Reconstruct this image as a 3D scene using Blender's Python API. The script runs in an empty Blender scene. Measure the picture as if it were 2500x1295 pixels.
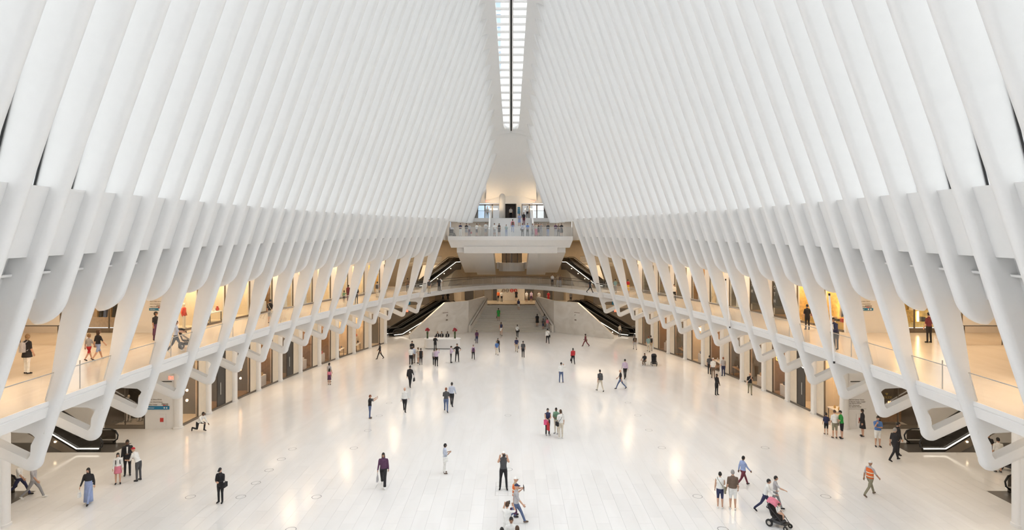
import bpy, bmesh, math, random
import numpy as np
from mathutils import Vector, Matrix
random.seed(7)
SC = bpy.context.scene
COL = SC.collection
PI = math.pi
R = math.radians

# ------------------------------------------------------------------ camera, world, exposure
EYE = 12.2           # eye height above the hall floor
FPX = 1450.0         # focal length for a 2500 px wide frame
cd = bpy.data.cameras.new('camera'); cam = bpy.data.objects.new('camera', cd); COL.objects.link(cam)
cam.location = (0, 0, EYE); cam.rotation_euler = (PI / 2, 0, 0)
cd.sensor_width = 36.0; cd.lens = FPX / 2500 * 36; cd.shift_x = 2 / 2500; cd.shift_y = -47.5 / 2500
cd.clip_start = .1; cd.clip_end = 2000
SC.camera = cam
SC.view_settings.view_transform = 'Standard'; SC.view_settings.look = 'None'
SC.view_settings.gamma = 1.0; SC.view_settings.use_curve_mapping = False
SC.view_settings.exposure = 0.12
SC.cycles.use_denoising = True
SC.cycles.transparent_max_bounces = 24
SC.cycles.max_bounces = 5; SC.cycles.diffuse_bounces = 3; SC.cycles.use_light_tree = False; SC.cycles.glossy_bounces = 2
SC.cycles.use_adaptive_sampling = True; SC.cycles.adaptive_threshold = .16; SC.cycles.adaptive_min_samples = 20
SC.cycles.sample_clamp_indirect = 6.0
SC.cycles.caustics_reflective = False; SC.cycles.caustics_refractive = False
W = bpy.data.worlds.new('overcast_sky'); SC.world = W; W.use_nodes = True
_nt = W.node_tree; _tc = _nt.nodes.new('ShaderNodeTexCoord'); _sx = _nt.nodes.new('ShaderNodeSeparateXYZ'); _mr = _nt.nodes.new('ShaderNodeMapRange')
_nt.links.new(_tc.outputs['Generated'], _sx.inputs[0]); _nt.links.new(_sx.outputs['Z'], _mr.inputs[0])      # overcast sky: zenith three times the horizon
_mr.inputs[1].default_value = 0; _mr.inputs[2].default_value = 1; _mr.inputs[3].default_value = 1.15; _mr.inputs[4].default_value = 3.45; _nt.links.new(_mr.outputs[0], _nt.nodes['Background'].inputs[1])
_bg = _nt.nodes['Background']; _bg.inputs[0].default_value = (.975, .985, 1.0, 1); _bg.inputs[1].default_value = 1.9

# ------------------------------------------------------------------ materials
MATS = {}
def mat(name, col, rough=.5, metal=0., var=.03, scale=3., spec=.5, emit=None, estr=0., bump=0.):
    if name in MATS: return MATS[name]
    m = bpy.data.materials.new(name); m.use_nodes = True; nt = m.node_tree; b = nt.nodes['Principled BSDF']
    b.inputs['Roughness'].default_value = rough; b.inputs['Metallic'].default_value = metal
    b.inputs['Specular IOR Level'].default_value = spec
    tc = nt.nodes.new('ShaderNodeTexCoord'); no = nt.nodes.new('ShaderNodeTexNoise'); no.inputs['Scale'].default_value = scale
    no.inputs['Detail'].default_value = 3
    nt.links.new(tc.outputs['Object'], no.inputs['Vector'])
    rp = nt.nodes.new('ShaderNodeValToRGB')
    rp.color_ramp.elements[0].position = .3; rp.color_ramp.elements[1].position = .7
    rp.color_ramp.elements[0].color = tuple(max(0, c * (1 - var)) for c in col[:3]) + (1,)
    rp.color_ramp.elements[1].color = tuple(min(1, c * (1 + var)) for c in col[:3]) + (1,)
    nt.links.new(no.outputs['Fac'], rp.inputs[0]); nt.links.new(rp.outputs[0], b.inputs['Base Color'])
    if bump:
        bn = nt.nodes.new('ShaderNodeBump'); bn.inputs['Strength'].default_value = bump; bn.inputs['Distance'].default_value = .02
        nt.links.new(no.outputs['Fac'], bn.inputs['Height']); nt.links.new(bn.outputs[0], b.inputs['Normal'])
    if emit:
        b.inputs['Emission Color'].default_value = tuple(emit[:3]) + (1,); b.inputs['Emission Strength'].default_value = estr
    m.diffuse_color = tuple(col[:3]) + (1,)
    MATS[name] = m; return m
def glassmat(name, tint=(1, 1, 1), refl=.08, rough=.0, body=None, bfac=0.):
    if name in MATS: return MATS[name]
    m = bpy.data.materials.new(name); m.use_nodes = True; nt = m.node_tree; nt.nodes.clear()
    o = nt.nodes.new('ShaderNodeOutputMaterial'); mx = nt.nodes.new('ShaderNodeMixShader')
    t = nt.nodes.new('ShaderNodeBsdfTransparent'); t.inputs[0].default_value = tuple(tint) + (1,)
    g = nt.nodes.new('ShaderNodeBsdfGlossy'); g.inputs['Roughness'].default_value = rough
    fr = nt.nodes.new('ShaderNodeLayerWeight'); fr.inputs['Blend'].default_value = .5
    pw = nt.nodes.new('ShaderNodeMath'); pw.operation = 'POWER'; pw.inputs[1].default_value = 5.0; nt.links.new(fr.outputs['Facing'], pw.inputs[0])
    ml = nt.nodes.new('ShaderNodeMath'); ml.operation = 'MULTIPLY_ADD'; ml.inputs[1].default_value = .8; ml.inputs[2].default_value = refl
    nt.links.new(pw.outputs[0], ml.inputs[0]); ml.use_clamp = True
    src = t.outputs[0]
    if body:
        d = nt.nodes.new('ShaderNodeBsdfDiffuse'); d.inputs[0].default_value = tuple(body) + (1,)
        m2 = nt.nodes.new('ShaderNodeMixShader'); m2.inputs[0].default_value = bfac
        nt.links.new(t.outputs[0], m2.inputs[1]); nt.links.new(d.outputs[0], m2.inputs[2]); src = m2.outputs[0]
    nt.links.new(ml.outputs[0], mx.inputs[0]); nt.links.new(src, mx.inputs[1]); nt.links.new(g.outputs[0], mx.inputs[2])
    nt.links.new(mx.outputs[0], o.inputs[0]); MATS[name] = m; return m
def marble(name, c0, c1, rough=.2, vein=.35):
    m = bpy.data.materials.new(name); m.use_nodes = True; nt = m.node_tree; b = nt.nodes['Principled BSDF']
    b.inputs['Roughness'].default_value = rough
    tc = nt.nodes.new('ShaderNodeTexCoord'); mp = nt.nodes.new('ShaderNodeMapping'); mp.inputs['Scale'].default_value = (.5, .12, .5)
    ge = nt.nodes.new('ShaderNodeNewGeometry')
    no = nt.nodes.new('ShaderNodeTexNoise'); no.inputs['Scale'].default_value = 1.2; no.inputs['Detail'].default_value = 8; no.inputs['Distortion'].default_value = 1.5
    nt.links.new(ge.outputs['Position'], mp.inputs[0]); nt.links.new(mp.outputs[0], no.inputs['Vector'])
    oi = nt.nodes.new('ShaderNodeObjectInfo')
    rp = nt.nodes.new('ShaderNodeValToRGB'); e = rp.color_ramp.elements
    e[0].position = .3; e[0].color = c1 + (1,); e[1].position = .62; e[1].color = c0 + (1,)
    nt.links.new(no.outputs['Fac'], rp.inputs[0])
    mr = nt.nodes.new('ShaderNodeMapRange'); mr.inputs[3].default_value = .97; mr.inputs[4].default_value = 1.02
    nt.links.new(oi.outputs['Random'], mr.inputs[0])
    mu = nt.nodes.new('ShaderNodeMix'); mu.data_type = 'RGBA'; mu.blend_type = 'MULTIPLY'; mu.inputs[0].default_value = 1
    nt.links.new(rp.outputs[0], mu.inputs[6]); nt.links.new(mr.outputs[0], mu.inputs[7]); nt.links.new(mu.outputs[2], b.inputs['Base Color'])
    MATS[name] = m; return m
WHITE = mat('white_paint', (.79, .788, .78), .5, var=.01)
WHITE2 = mat('white_satin', (.82, .812, .80), .35, var=.01)
MARB = marble('floor_marble', (.84, .835, .828), (.79, .782, .77), .15)
MARBW = marble('wall_marble', (.77, .74, .69), (.67, .63, .57), .3)
MARBU = marble('walkway_marble', (.78, .69, .57), (.72, .62, .50), .2)
GLASS = glassmat('clear_glass', (.96, .98, .98), .05)
GLASSR = glassmat('rail_glass', (.93, .94, .94), .06, body=(.75, .75, .75), bfac=.07)
GLASSS = glassmat('shop_glass', (.93, .90, .87), .06)
JOINT = mat('joint_grey', (.52, .51, .50), .7)
DARK = mat('dark_metal', (.05, .05, .05), .35, .4)
BLACK = mat('black_rubber', (.015, .015, .016), .45)
STEEL = mat('brushed_steel', (.55, .53, .5), .3, .9)
BRONZE = mat('bronze_panel', (.20, .17, .14), .4, .5)
BEIGE = mat('beige_wall', (.66, .58, .47), .55)
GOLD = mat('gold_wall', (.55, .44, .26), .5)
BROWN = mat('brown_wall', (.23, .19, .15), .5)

# ------------------------------------------------------------------ mesh helpers
def me(name, vs, fs, m=None, smooth=False, fm=None):
    d = bpy.data.meshes.new(name); d.from_pydata([tuple(v) for v in vs], [], fs)
    if m is not None:
        for x in (m if isinstance(m, (list, tuple)) else [m]): d.materials.append(x)
    if fm: d.polygons.foreach_set('material_index', fm)
    if smooth: d.polygons.foreach_set('use_smooth', [True] * len(d.polygons))
    d.update(); return d
def ob(name, d, parent=None, loc=None, rz=None):
    o = bpy.data.objects.new(name, d); COL.objects.link(o)
    if parent: o.parent = parent
    if loc: o.location = loc
    if rz is not None: o.rotation_euler = (0, 0, rz)
    return o
def tag(o, label, cat=None, group=None, kind=None):
    o['label'] = label
    if cat: o['category'] = cat
    if group: o['group'] = group
    if kind: o['kind'] = kind
    return o
def empty(name, loc=(0, 0, 0), rz=0):
    o = ob(name, None, None, loc, rz); o.empty_display_size = .1; return o
class MB:
    def __init__(s): s.v = []; s.f = []; s.m = []
    def add(s, vs, fs, mi=0):
        n = len(s.v); s.v += [tuple(v) for v in vs]; s.f += [tuple(i + n for i in f) for f in fs]; s.m += [mi] * len(fs)
        return s
    def box(s, x0, y0, z0, x1, y1, z1, mi=0):
        return s.hexa([(x0, y0, z0), (x1, y0, z0), (x1, y1, z0), (x0, y1, z0)], [(x0, y0, z1), (x1, y0, z1), (x1, y1, z1), (x0, y1, z1)], mi)
    def hexa(s, b, t, mi=0):
        n = len(b); fs = [tuple(range(n))[::-1], tuple(range(n, 2 * n))]
        fs += [(i, (i + 1) % n, n + (i + 1) % n, n + i) for i in range(n)]
        return s.add(list(b) + list(t), fs, mi)
    def prism(s, poly, z0, z1, mi=0):
        return s.hexa([(p[0], p[1], z0) for p in poly], [(p[0], p[1], z1) for p in poly], mi)
    def loft(s, rings, mi=0, cap=True):
        k = len(rings[0]); vs = [v for r in rings for v in r]; fs = []
        for i in range(len(rings) - 1):
            for j in range(k):
                a, b = i * k + j, i * k + (j + 1) % k
                fs.append((a, b, b + k, a + k))
        if cap:
            fs.append(tuple(range(k))[::-1]); fs.append(tuple(range((len(rings) - 1) * k, len(rings) * k)))
        return s.add(vs, fs, mi)
    def tube(s, pts, r, n=8, mi=0):
        pts = [Vector(p) for p in pts]; rr = r if isinstance(r, (list, tuple)) else [r] * len(pts); rings = []
        up = None
        for i, p in enumerate(pts):
            d = (pts[min(i + 1, len(pts) - 1)] - pts[max(i - 1, 0)]).normalized()
            if up is None:
                up = Vector((0, 0, 1)) if abs(d.z) < .9 else Vector((1, 0, 0))
            a = d.cross(up).normalized(); b = a.cross(d).normalized(); up = b
            rings.append([p + (a * math.cos(2 * PI * j / n) + b * math.sin(2 * PI * j / n)) * rr[i] for j in range(n)])
        return s.loft(rings, mi)
    def lathe(s, prof, n=16, c=(0, 0, 0), mi=0):
        return s.loft([[(c[0] + r * math.cos(2 * PI * j / n), c[1] + r * math.sin(2 * PI * j / n), c[2] + z) for j in range(n)] for r, z in prof], mi)
    def ell(s, c, r, nu=10, nv=7, mi=0, M=None):
        vs = []; fs = []
        for i in range(nv + 1):
            a = PI * i / nv
            for j in range(nu):
                b = 2 * PI * j / nu
                p = Vector((r[0] * math.sin(a) * math.cos(b), r[1] * math.sin(a) * math.sin(b), r[2] * math.cos(a)))
                if M: p = M @ p
                vs.append(p + Vector(c))
        for i in range(nv):
            for j in range(nu): fs.append((i * nu + j, i * nu + nu * 1 + j, i * nu + nu + (j + 1) % nu, i * nu + (j + 1) % nu))
        return s.add(vs, fs, mi)
    def xf(s, M):
        s.v = [tuple(M @ Vector(v)) for v in s.v]; return s
    def mesh(s, name, m, smooth=False): return me(name, s.v, s.f, m, smooth, s.m)
    def build(s, name, m, parent=None, smooth=False, loc=None, rz=None): return ob(name, s.mesh(name, m, smooth), parent, loc, rz)
def recalc(d):
    b = bmesh.new(); b.from_mesh(d); bmesh.ops.recalc_face_normals(b, faces=b.faces); b.to_mesh(d); b.free(); return d
def smooth_by_angle(d, ang=40):
    d.polygons.foreach_set('use_smooth', [True] * len(d.polygons))
    try: d.set_sharp_from_angle(angle=R(ang))
    except Exception: pass
    return d

# ------------------------------------------------------------------ plan of the hall
PITCH = 3.448; D0 = 22.35
def dk(k): return D0 + PITCH * (k - 1)                       # plane of the k-th long rib
def xrail(d): return 17.64 - (.00424 if d > 34.8 else .0026) * (d - 34.8) ** 2
def xshop(d): return xrail(d) + 4.65
def xin(d, z):
    x = xrail(d) - .385
    return x - .335 * (min(z, 15.5) - 6.4) - .352 * max(0, z - 15.5)
def zridge(d): return 43.6 - .0135 * max(0, d - 43.2) ** 2
def zlobe(d): return 9.45 + .0267 * (d - 20.6)
def zledge(d): return 14.15 + .0275 * (d - 22.35)
def zpb(d): return 11.92 + .0267 * (d - 22.0)
Z2 = 6.4

# ------------------------------------------------------------------ ribs
RT = .44
def rdepth(z):
    P = [(3.5, .45), (5, .42), (7.3, .56), (9, .85), (11.5, 1.15), (14, 1.25), (20, 1.55), (60, 1.55)]
    for (a, u), (b, v) in zip(P, P[1:]):
        if z <= b: return u + (v - u) * max(0, (z - a)) / (b - a)
    return 1.55
def ladder(mb, A, B, t, nose=.26):
    """strip between edge A (rounded nose) and edge B (square), thickness t along y"""
    rings = []; h = t / 2
    for a, b in zip(A, B):
        a = Vector((a[0], 0, a[1])); b = Vector((b[0], 0, b[1])); d = (b - a); L = max(d.length, 1e-4); d = d / L; n = min(nose, L * .8)
        pts = []
        for i in range(9):
            th = -PI / 2 + PI * i / 8
            pts.append(a + d * (n * (1 - math.cos(th))) + Vector((0, h * math.sin(th), 0)))
        pts.append(b + Vector((0, h, 0))); pts.append(b + Vector((0, -h, 0)))
        rings.append(pts)
    mb.loft(rings)
def rib_mesh(k, sgn, long):
    d = dk(k); zt = zridge(d); A = []; B = []
    zbot = 3.9 if long else zlobe(d)
    if d > dk(16) + .1: zbot = 15.3
    zs = [z for z in (5, 6, 7.3, 8.2, 9, 10, 11.5, 13, 14.5, 15.5, 20, 25, 30, 34, 38, 41) if zbot + (1.0 if not long else .7) < z < zt - .5]
    zs = [zt + .5] + [zt - .3] + zs[::-1]
    for z in zs:
        x = xin(d, z); A.append((x, z)); B.append((x + rdepth(z) * 1.06, z + rdepth(z) * .02))
    if d > dk(16) + .1:
        z = zbot; x = xin(d, z); A.append((x, z)); B.append((x + 1.25, z))
    elif not long:
        r = .8; xb = xin(d, zbot) ; wd = rdepth(zbot + 1)
        for i in range(8):
            t = PI / 2 * i / 7
            z = zbot + r - r * math.sin(t); x0 = xin(d, z)
            A.append((x0 + (wd * .75) * (1 - math.cos(t)), z)); B.append((xin(d, zbot + r) + wd * (1.08 + .02 * i), zbot + r + .08 - .012 * i))
        A.append((xin(d, zbot) + wd * 1.0, zbot + .28)); B.append((xin(d, zbot + r) + wd * 1.25, zbot + r - .02))
    else:
        zf = 3.72; rc = .42; xf = xin(d, zf + rc)
        hole = (xin(d, 4.75) + .62, 4.22)
        z = 4.75; A.append((xin(d, z), z)); B.append((xin(d, 4.75) + .50, 4.75))
        z = zf + rc; A.append((xf, z)); B.append((hole[0] - .1, hole[1] + .18))
        cx, cz = xf + rc, zf + rc
        for i in range(1, 8):
            t = (PI / 2 + .43) * i / 7
            A.append((cx - rc * math.cos(t), cz - rc * math.sin(t))); B.append((hole[0] - .09 + .1 * i / 7, hole[1] + .14 * (1 - i / 7)))
        ax, az = A[-1]; s = .458
        xe = xshop(d) + .1
        for f in (.3, 1.0):
            xx = ax + (xe - ax) * f
            A.append((xx, az + s * (xx - ax))); bx = hole[0] + (xe - hole[0]) * f; B.append((bx - .1 * f, hole[1] + s * (bx - hole[0])))
    mb = MB(); ladder(mb, [(x, z) for x, z in A], B, RT)
    if long and d <= dk(16) + .1:      # top chord under the walkway slab, closing the triangular hole
        h = RT / 2 - .012
        x0, x1 = xin(d, 5.4) + .2, xshop(d) + .1
        mb.hexa([(x0, -h, 5.16), (x1, -h, 5.42), (x1, h, 5.42), (x0, h, 5.16)], [(x0, -h, 5.82), (x1, -h, 5.82), (x1, h, 5.82), (x0, h, 5.82)])
        h = RT / 2 - .024; c = xin(d, 5.16) + .42       # rounded gusset at the hole's corner
        mb.hexa([(c - .2, -h, 4.9), (c + .04, -h, 5.0), (c + .18, -h, 5.13), (c + .3, -h, 5.2), (c - .2, -h, 5.2)][::1],
                [(c - .2, h, 4.9), (c + .04, h, 5.0), (c + .18, h, 5.13), (c + .3, h, 5.2), (c - .2, h, 5.2)])
    vs = [(sgn * x, y, z) for x, y, z in mb.v]
    dd = me('rib', vs, mb.f, WHITE); recalc(dd); return smooth_by_angle(dd, 45)
KLO, KHI = -3, 18
WALL = {}
for side, sgn in (('left', -1), ('right', 1)):
    w = empty('wall_' + side); w['kind'] = 'structure'
    tag(w, f'white ribbed hall wall with tall windows between the ribs, {side} side of the photo'); WALL[side] = w
    k = KLO
    while k <= KHI + .01:
        long = abs(k - round(k)) < .01
        o = ob('long_rib' if long and k <= 16.1 else 'short_rib', rib_mesh(k, sgn, long), w, (0, dk(k), 0))
        # infill panel, window pane and light ledge between this rib and the next
        if k + .5 <= KHI:
            da, db = dk(k) + RT / 2 - .03, dk(k + .5) - RT / 2 + .03
            def P(d, z, dep): return (sgn * (xin(d, z) + dep), d, z)
            zl0, zl1, zb0, zb1 = zledge(da), zledge(db), zpb(da), zpb(db)
            if k < 16:
                mb = MB().hexa([P(da, zb0, .48), P(db, zb1, .48), P(db, zb1, 1.3), P(da, zb0, 1.3)], [P(da, zl0, .48), P(db, zl1, .48), P(db, zl1, 1.3), P(da, zl0, 1.3)])
                recalc(mb.build('infill_panel', WHITE, w).data)
                mb = MB().hexa([P(da, zb0 - .62, .75), P(db, zb1 - .62, .75), P(db, zb1 - .62, 1.1), P(da, zb0 - .62, 1.1)], [P(da, zb0 - .54, .75), P(db, zb1 - .54, .75), P(db, zb1 - .54, 1.1), P(da, zb0 - .54, 1.1)])
                recalc(mb.build('light_ledge', WHITE2, w).data)
            # glass
            ztop = min(zridge(da), zridge(db)) + .3
            zg0 = zl0 if k < 16 else 15.4; zg1 = zl1 if k < 16 else 15.4
            z9 = zg0 + 5 if zg0 + 5 < ztop - 3 else (zg0 + ztop) / 2
            for za, zb_, zc, zd, ea, eb in ((zg0, zg1, z9, z9, .96, 1.5), (z9, z9, ztop, ztop, 1.5, 1.5)):
                mb = MB().add([P(da, za, ea), P(db, zb_, ea), P(db, zd, eb), P(da, zc, eb)], [(0, 1, 2, 3)])
                mb.build('window_pane', GLASS, w)
            mb = MB().tube([Vector(P(db - .06, zg1, .97)), Vector(P(db - .06, z9, 1.5)), Vector(P(db - .06, ztop, 1.5))], .04, 4); mb.build('mullion', BLACK, w)
        k += .5

# ------------------------------------------------------------------ ridge: two spine beams, skylight between them, panel over the far doors
ceil = empty('ceiling'); tag(ceil, 'white vaulted spine of the roof with a long narrow skylight', kind='structure')
def xsky(d): return max(0.0, min(2.2, 1.05 + .085 * (77 - d) ** .8)) if d < 77 else 1.05
SKY_END = 78.6
for sgn in (-1, 1):
    rings = []
    d = 8.0; ds = []
    while d < SKY_END - 2.2: ds.append(d); d += 2.0
    ds += [SKY_END - 2.0 + .25 * i for i in range(9)]
    for d in ds:
        z = zridge(d); xo = xin(d, z) + .9; t = max(0, (d - (SKY_END - 1.1)) / 1.1); xi_ = xsky(d) * math.sqrt(max(0, 1 - t * t)) if t < 1 else 0
        rings.append([(sgn * xo, d, z - .25), (sgn * (xi_ * .6 + xo * .4), d, z + .32), (sgn * xi_, d, z + .5), (sgn * xi_, d, z + 1.1), (sgn * xo, d, z + 1.1)])
    o = MB().loft(rings).build('spine_beam', WHITE, ceil); recalc(o.data); smooth_by_angle(o.data, 50)
# closed spine beyond the skylight, sweeping down to the door wall and widening
rings = []
for d in [SKY_END - .02, 79.4, 80.5, 82, 83.5, 85, 86.2]:
    z = zridge(d); f = (d - SKY_END) / (86.2 - SKY_END); xo = xin(d, z) + .9 + f * .9
    rings.append([(-xo, d, z - .2), (-xo * .5, d, z + .42), (0, d, z + .55), (xo * .5, d, z + .42), (xo, d, z - .2), (xo, d, z + 1.1), (-xo, d, z + 1.1)])
o = MB().loft(rings).build('spine_panel', WHITE, ceil); recalc(o.data); smooth_by_angle(o.data, 50)
d = 14.0; PW = .86
zs_ = lambda d: zridge(d) + .78
while d < SKY_END - .3:
    d1 = min(d + PW, SKY_END - .1)
    for sgn in (-1, 1):
        x0, x1 = .1, xsky(d)
        MB().add([(sgn * x0, d, zs_(d)), (sgn * x1, d, zs_(d)), (sgn * xsky(d1), d1, zs_(d1)), (sgn * x0, d1, zs_(d1))], [(0, 1, 2, 3)]).build('skylight_pane', GLASS, ceil)
        o = MB().hexa([(sgn * x0, d - .09, zs_(d) - .22), (sgn * x1, d - .09, zs_(d) - .22), (sgn * x1, d + .09, zs_(d) - .22), (sgn * x0, d + .09, zs_(d) - .22)],
                  [(sgn * x0, d - .09, zs_(d) + .05), (sgn * x1, d - .09, zs_(d) + .05), (sgn * x1, d + .09, zs_(d) + .05), (sgn * x0, d + .09, zs_(d) + .05)]).build('glazing_bar', WHITE2, ceil); recalc(o.data)
    d += PW
ds = [14 + 2 * i for i in range(33)]; ds = [x for x in ds if x < SKY_END] + [SKY_END]
for sgn in (-1, 1):
    o = MB().loft([[(sgn * .1, d, zs_(d) - .3), (sgn * .24, d, zs_(d) - .3), (sgn * .24, d, zs_(d) + .1), (sgn * .1, d, zs_(d) + .1)] for d in ds]).build('centre_rail', WHITE2, ceil); recalc(o.data)
o = MB().loft([[(-.1, d, zs_(d) - .1), (.1, d, zs_(d) - .1), (.1, d, zs_(d) + .1), (-.1, d, zs_(d) + .1)] for d in ds]).build('centre_seal', BLACK, ceil); recalc(o.data)

# ------------------------------------------------------------------ floor of slabs
fl = MB().box(-40, -6, -.4, 40, 110, -.012).build('floor', JOINT); tag(fl, 'white marble hall floor of long slabs', kind='structure')
SW, SL = .62, 1.86
sl = MB().box(0, 0, -.012, SW - .005, SL - .005, 0).mesh('floor_slab', MARB)
slots = []
for i in range(-60, 60):
    x = i * SW; off = (i % 3) * SL / 3
    for j in range(-3, 48):
        y = j * SL + off
        if y > 98 or y < -5: continue
        slots.append((x, y))
def fkey(s):
    d = s[1] + .9; dx = abs(s[0] + .3)
    return d if (d > 24.8 and dx < d * .86) else 1e4 + d
slots.sort(key=fkey)
for x, y in slots[:300]: ob('floor_slab', sl, fl, (x, y, 0))
mb = MB()
for x, y in slots[300:]:
    mb.add([(x, y, 0), (x + SW - .005, y, 0), (x + SW - .005, y + SL - .005, 0), (x, y + SL - .005, 0)], [(0, 1, 2, 3)])
o = mb.build('floor_slabs_beyond', MARB, fl); o['kind'] = 'stuff'
wb = MB().box(-36, -6.3, 0, 36, -6, 46).build('wall_back', WHITE); tag(wb, 'white end wall of the hall behind the camera', kind='structure')

# ------------------------------------------------------------------ level-two walkway slabs with fascia, soffit, railings
DK = [dk(k) for k in range(-3, 17)]
XO = 36.0
for side, sgn in (('left', -1), ('right', 1)):
    mb = MB(); ds = [dk(-3 + .5 * i) for i in range(int((16 + 3) * 2) + 1)]
    rings = []
    for d in ds:
        x = xrail(d); xo = x + 9.5 if d > dk(6) else XO
        rings.append([(sgn * x, d, Z2 - .16), (sgn * (x + .03), d, Z2 - .18), (sgn * (x + .03), d, Z2 - .2), (sgn * x, d, Z2 - .22), (sgn * (x + .12), d, Z2 - .62), (sgn * (x + .5), d, Z2 - .66), (sgn * xo, d, Z2 - .66), (sgn * xo, d, Z2), (sgn * (x + .05), d, Z2), (sgn * x, d, Z2)])
    k = len(rings[0])
    for i in range(len(rings) - 1):
        vs = rings[i] + rings[i + 1]
        mb.add(vs, [(j, (j + 1) % k, k + (j + 1) % k, k + j) for j in range(k)])
        for q in range(k): mb.m[-k + q] = 1 if q == 7 else 0
    o = mb.build(f'floor_walkway_{side}', [WHITE2, MARBU]); recalc(o.data); tag(o, f'pale walkway slab of the upper gallery, {side} side of the photo', kind='structure')
    r = empty('glass_railing'); tag(r, f'frameless glass railing along the edge of the {side} gallery', 'railing', 'glass railings of the hall')
    for k in range(-1, 16):
        n = 4; da, db = dk(k) + .3, dk(k + 1) - .3
        pts = [da + (db - da) * i / n for i in range(n + 1)]
        vs = []; 
        for d in pts:
            x = xrail(d) + .07
            vs += [(sgn * x, d, Z2), (sgn * (x - .3), d, Z2 + 1.07)]
        m = MB().add(vs, [(2 * i, 2 * i + 2, 2 * i + 3, 2 * i + 1) for i in range(n)]); m.build('glass_pane', GLASSR, r)
        MB().tube([(sgn * (xrail(d) - .23), d, Z2 + 1.08) for d in pts], .022, 6).build('handrail', STEEL, r)
        for d in (da, db): MB().tube([(sgn * (xrail(d) + .07), d, Z2), (sgn * (xrail(d) - .23), d, Z2 + 1.07)], .012, 4).build('edge_strip', STEEL, r)
        if k % 2 == 1:
            d = (da + db) / 2; MB().tube([(sgn * (xrail(d) + .14), d, Z2), (sgn * (xrail(d) + .14), d, Z2 + 1.15)], .022, 6).build('post', STEEL, r)
    # ceiling of the gallery and roof over it
    mb = MB(); rings = []
    for d in ds:
        z = zlobe(d) + .9; x = xrail(d)
        xo = x + 9.5 if d > dk(6) else XO
        rings.append([(sgn * (xin(d, z) + .95), d, z), (sgn * xo, d, z), (sgn * xo, d, z + 3.6), (sgn * (xin(d, z + 3.6) + 1.15), d, z + 3.6)])
    mb.loft(rings); o = mb.build(f'ceiling_gallery_{side}', WHITE); recalc(o.data); tag(o, f'white ceiling over the upper gallery, {side} side', kind='structure')

# ------------------------------------------------------------------ lamps
def area(name, loc, sx, sy, power, col=(1, .82, .6), rot=(0, 0, 0), parent=None):
    l = bpy.data.lights.new(name, 'AREA'); l.shape = 'RECTANGLE'; l.size = sx; l.size_y = sy; l.energy = power; l.color = col
    o = bpy.data.objects.new(name, l); COL.objects.link(o); o.location = loc; o.rotation_euler = rot
    if parent: o.parent = parent
    return o
WARM = (1, .78, .54)

# ------------------------------------------------------------------ shell behind the galleries
for side, sgn in (('left', -1), ('right', 1)):
    def W_(name, lab, *boxes, m=BEIGE):
        mb = MB()
        for b in boxes:
            x0, x1 = sorted((sgn * b[0], sgn * b[3])); mb.box(x0, b[1], b[2], x1, b[4], b[5])
        return tag(mb.build(name, m), lab, kind='structure')
    W_(f'wall_near_{side}', f'plain white wall beside the near end of the hall, {side} side', (21.95, -6, 0, 36, 25.6, 11.2), m=WHITE)
    W_(f'wall_outer_{side}', f'beige end wall of the cross passage, {side} side', (36, 25, 0, 36.3, 40, 11.2))
    W_(f'wall_passage_{side}', f'pale wall of the cross passage with direction signs, {side} side', (22.25, 39.5, 0, 24.35, 39.75, 5.8), (27.0, 39.5, 0, 36, 39.75, 5.8), (22.25, 39.5, Z2, 25.2, 39.75, 11), (30, 39.5, Z2, 36, 39.75, 11), m=WHITE2)
    # back of the shops
    mb = MB(); ds = [dk(k) for k in range(7, 17)]
    rings = []
    for d in ds:
        x = xrail(d) + 8.6; rings.append([(sgn * x, d, 0), (sgn * (x + .3), d, 0), (sgn * (x + .3), d, 11.5), (sgn * x, d, 11.5)])
    o = mb.loft(rings).build(f'wall_shops_{side}', BEIGE); recalc(o.data); tag(o, f'beige back wall of the row of shops, {side} side', kind='structure')

# ------------------------------------------------------------------ shop bays: columns, glazed fronts, interiors on both levels
COLM = MB()
COLM.loft([[((.25 if z else .29) * math.copysign(abs(math.cos(a)) ** .6, math.cos(a)), (.22 if z else .26) * math.copysign(abs(math.sin(a)) ** .6, math.sin(a)), zz) for a in [2 * PI * i / 16 for i in range(16)]] for z, zz in ((0, 0), (0, .12), (1, .14), (1, 5.8))])
COLM = smooth_by_angle(COLM.mesh('column', WHITE2), 50)
WOOD = mat('shop_wood', (.36, .22, .11), .4, var=.15, scale=6)
CREAM = mat('shop_cream', (.74, .66, .54), .5)
SHGREY = mat('shop_grey', (.20, .19, .18), .5)
SHDARK = mat('shop_dark', (.06, .055, .05), .4)
SHGOLD = mat('shop_gold', (.72, .48, .16), .35, .3, var=.25, scale=5)
ORD = ['first', 'second', 'third', 'fourth', 'fifth', 'sixth', 'seventh', 'eighth', 'ninth', 'tenth', 'eleventh', 'twelfth', 'thirteenth', 'fourteenth', 'fifteenth', 'sixteenth']
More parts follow.
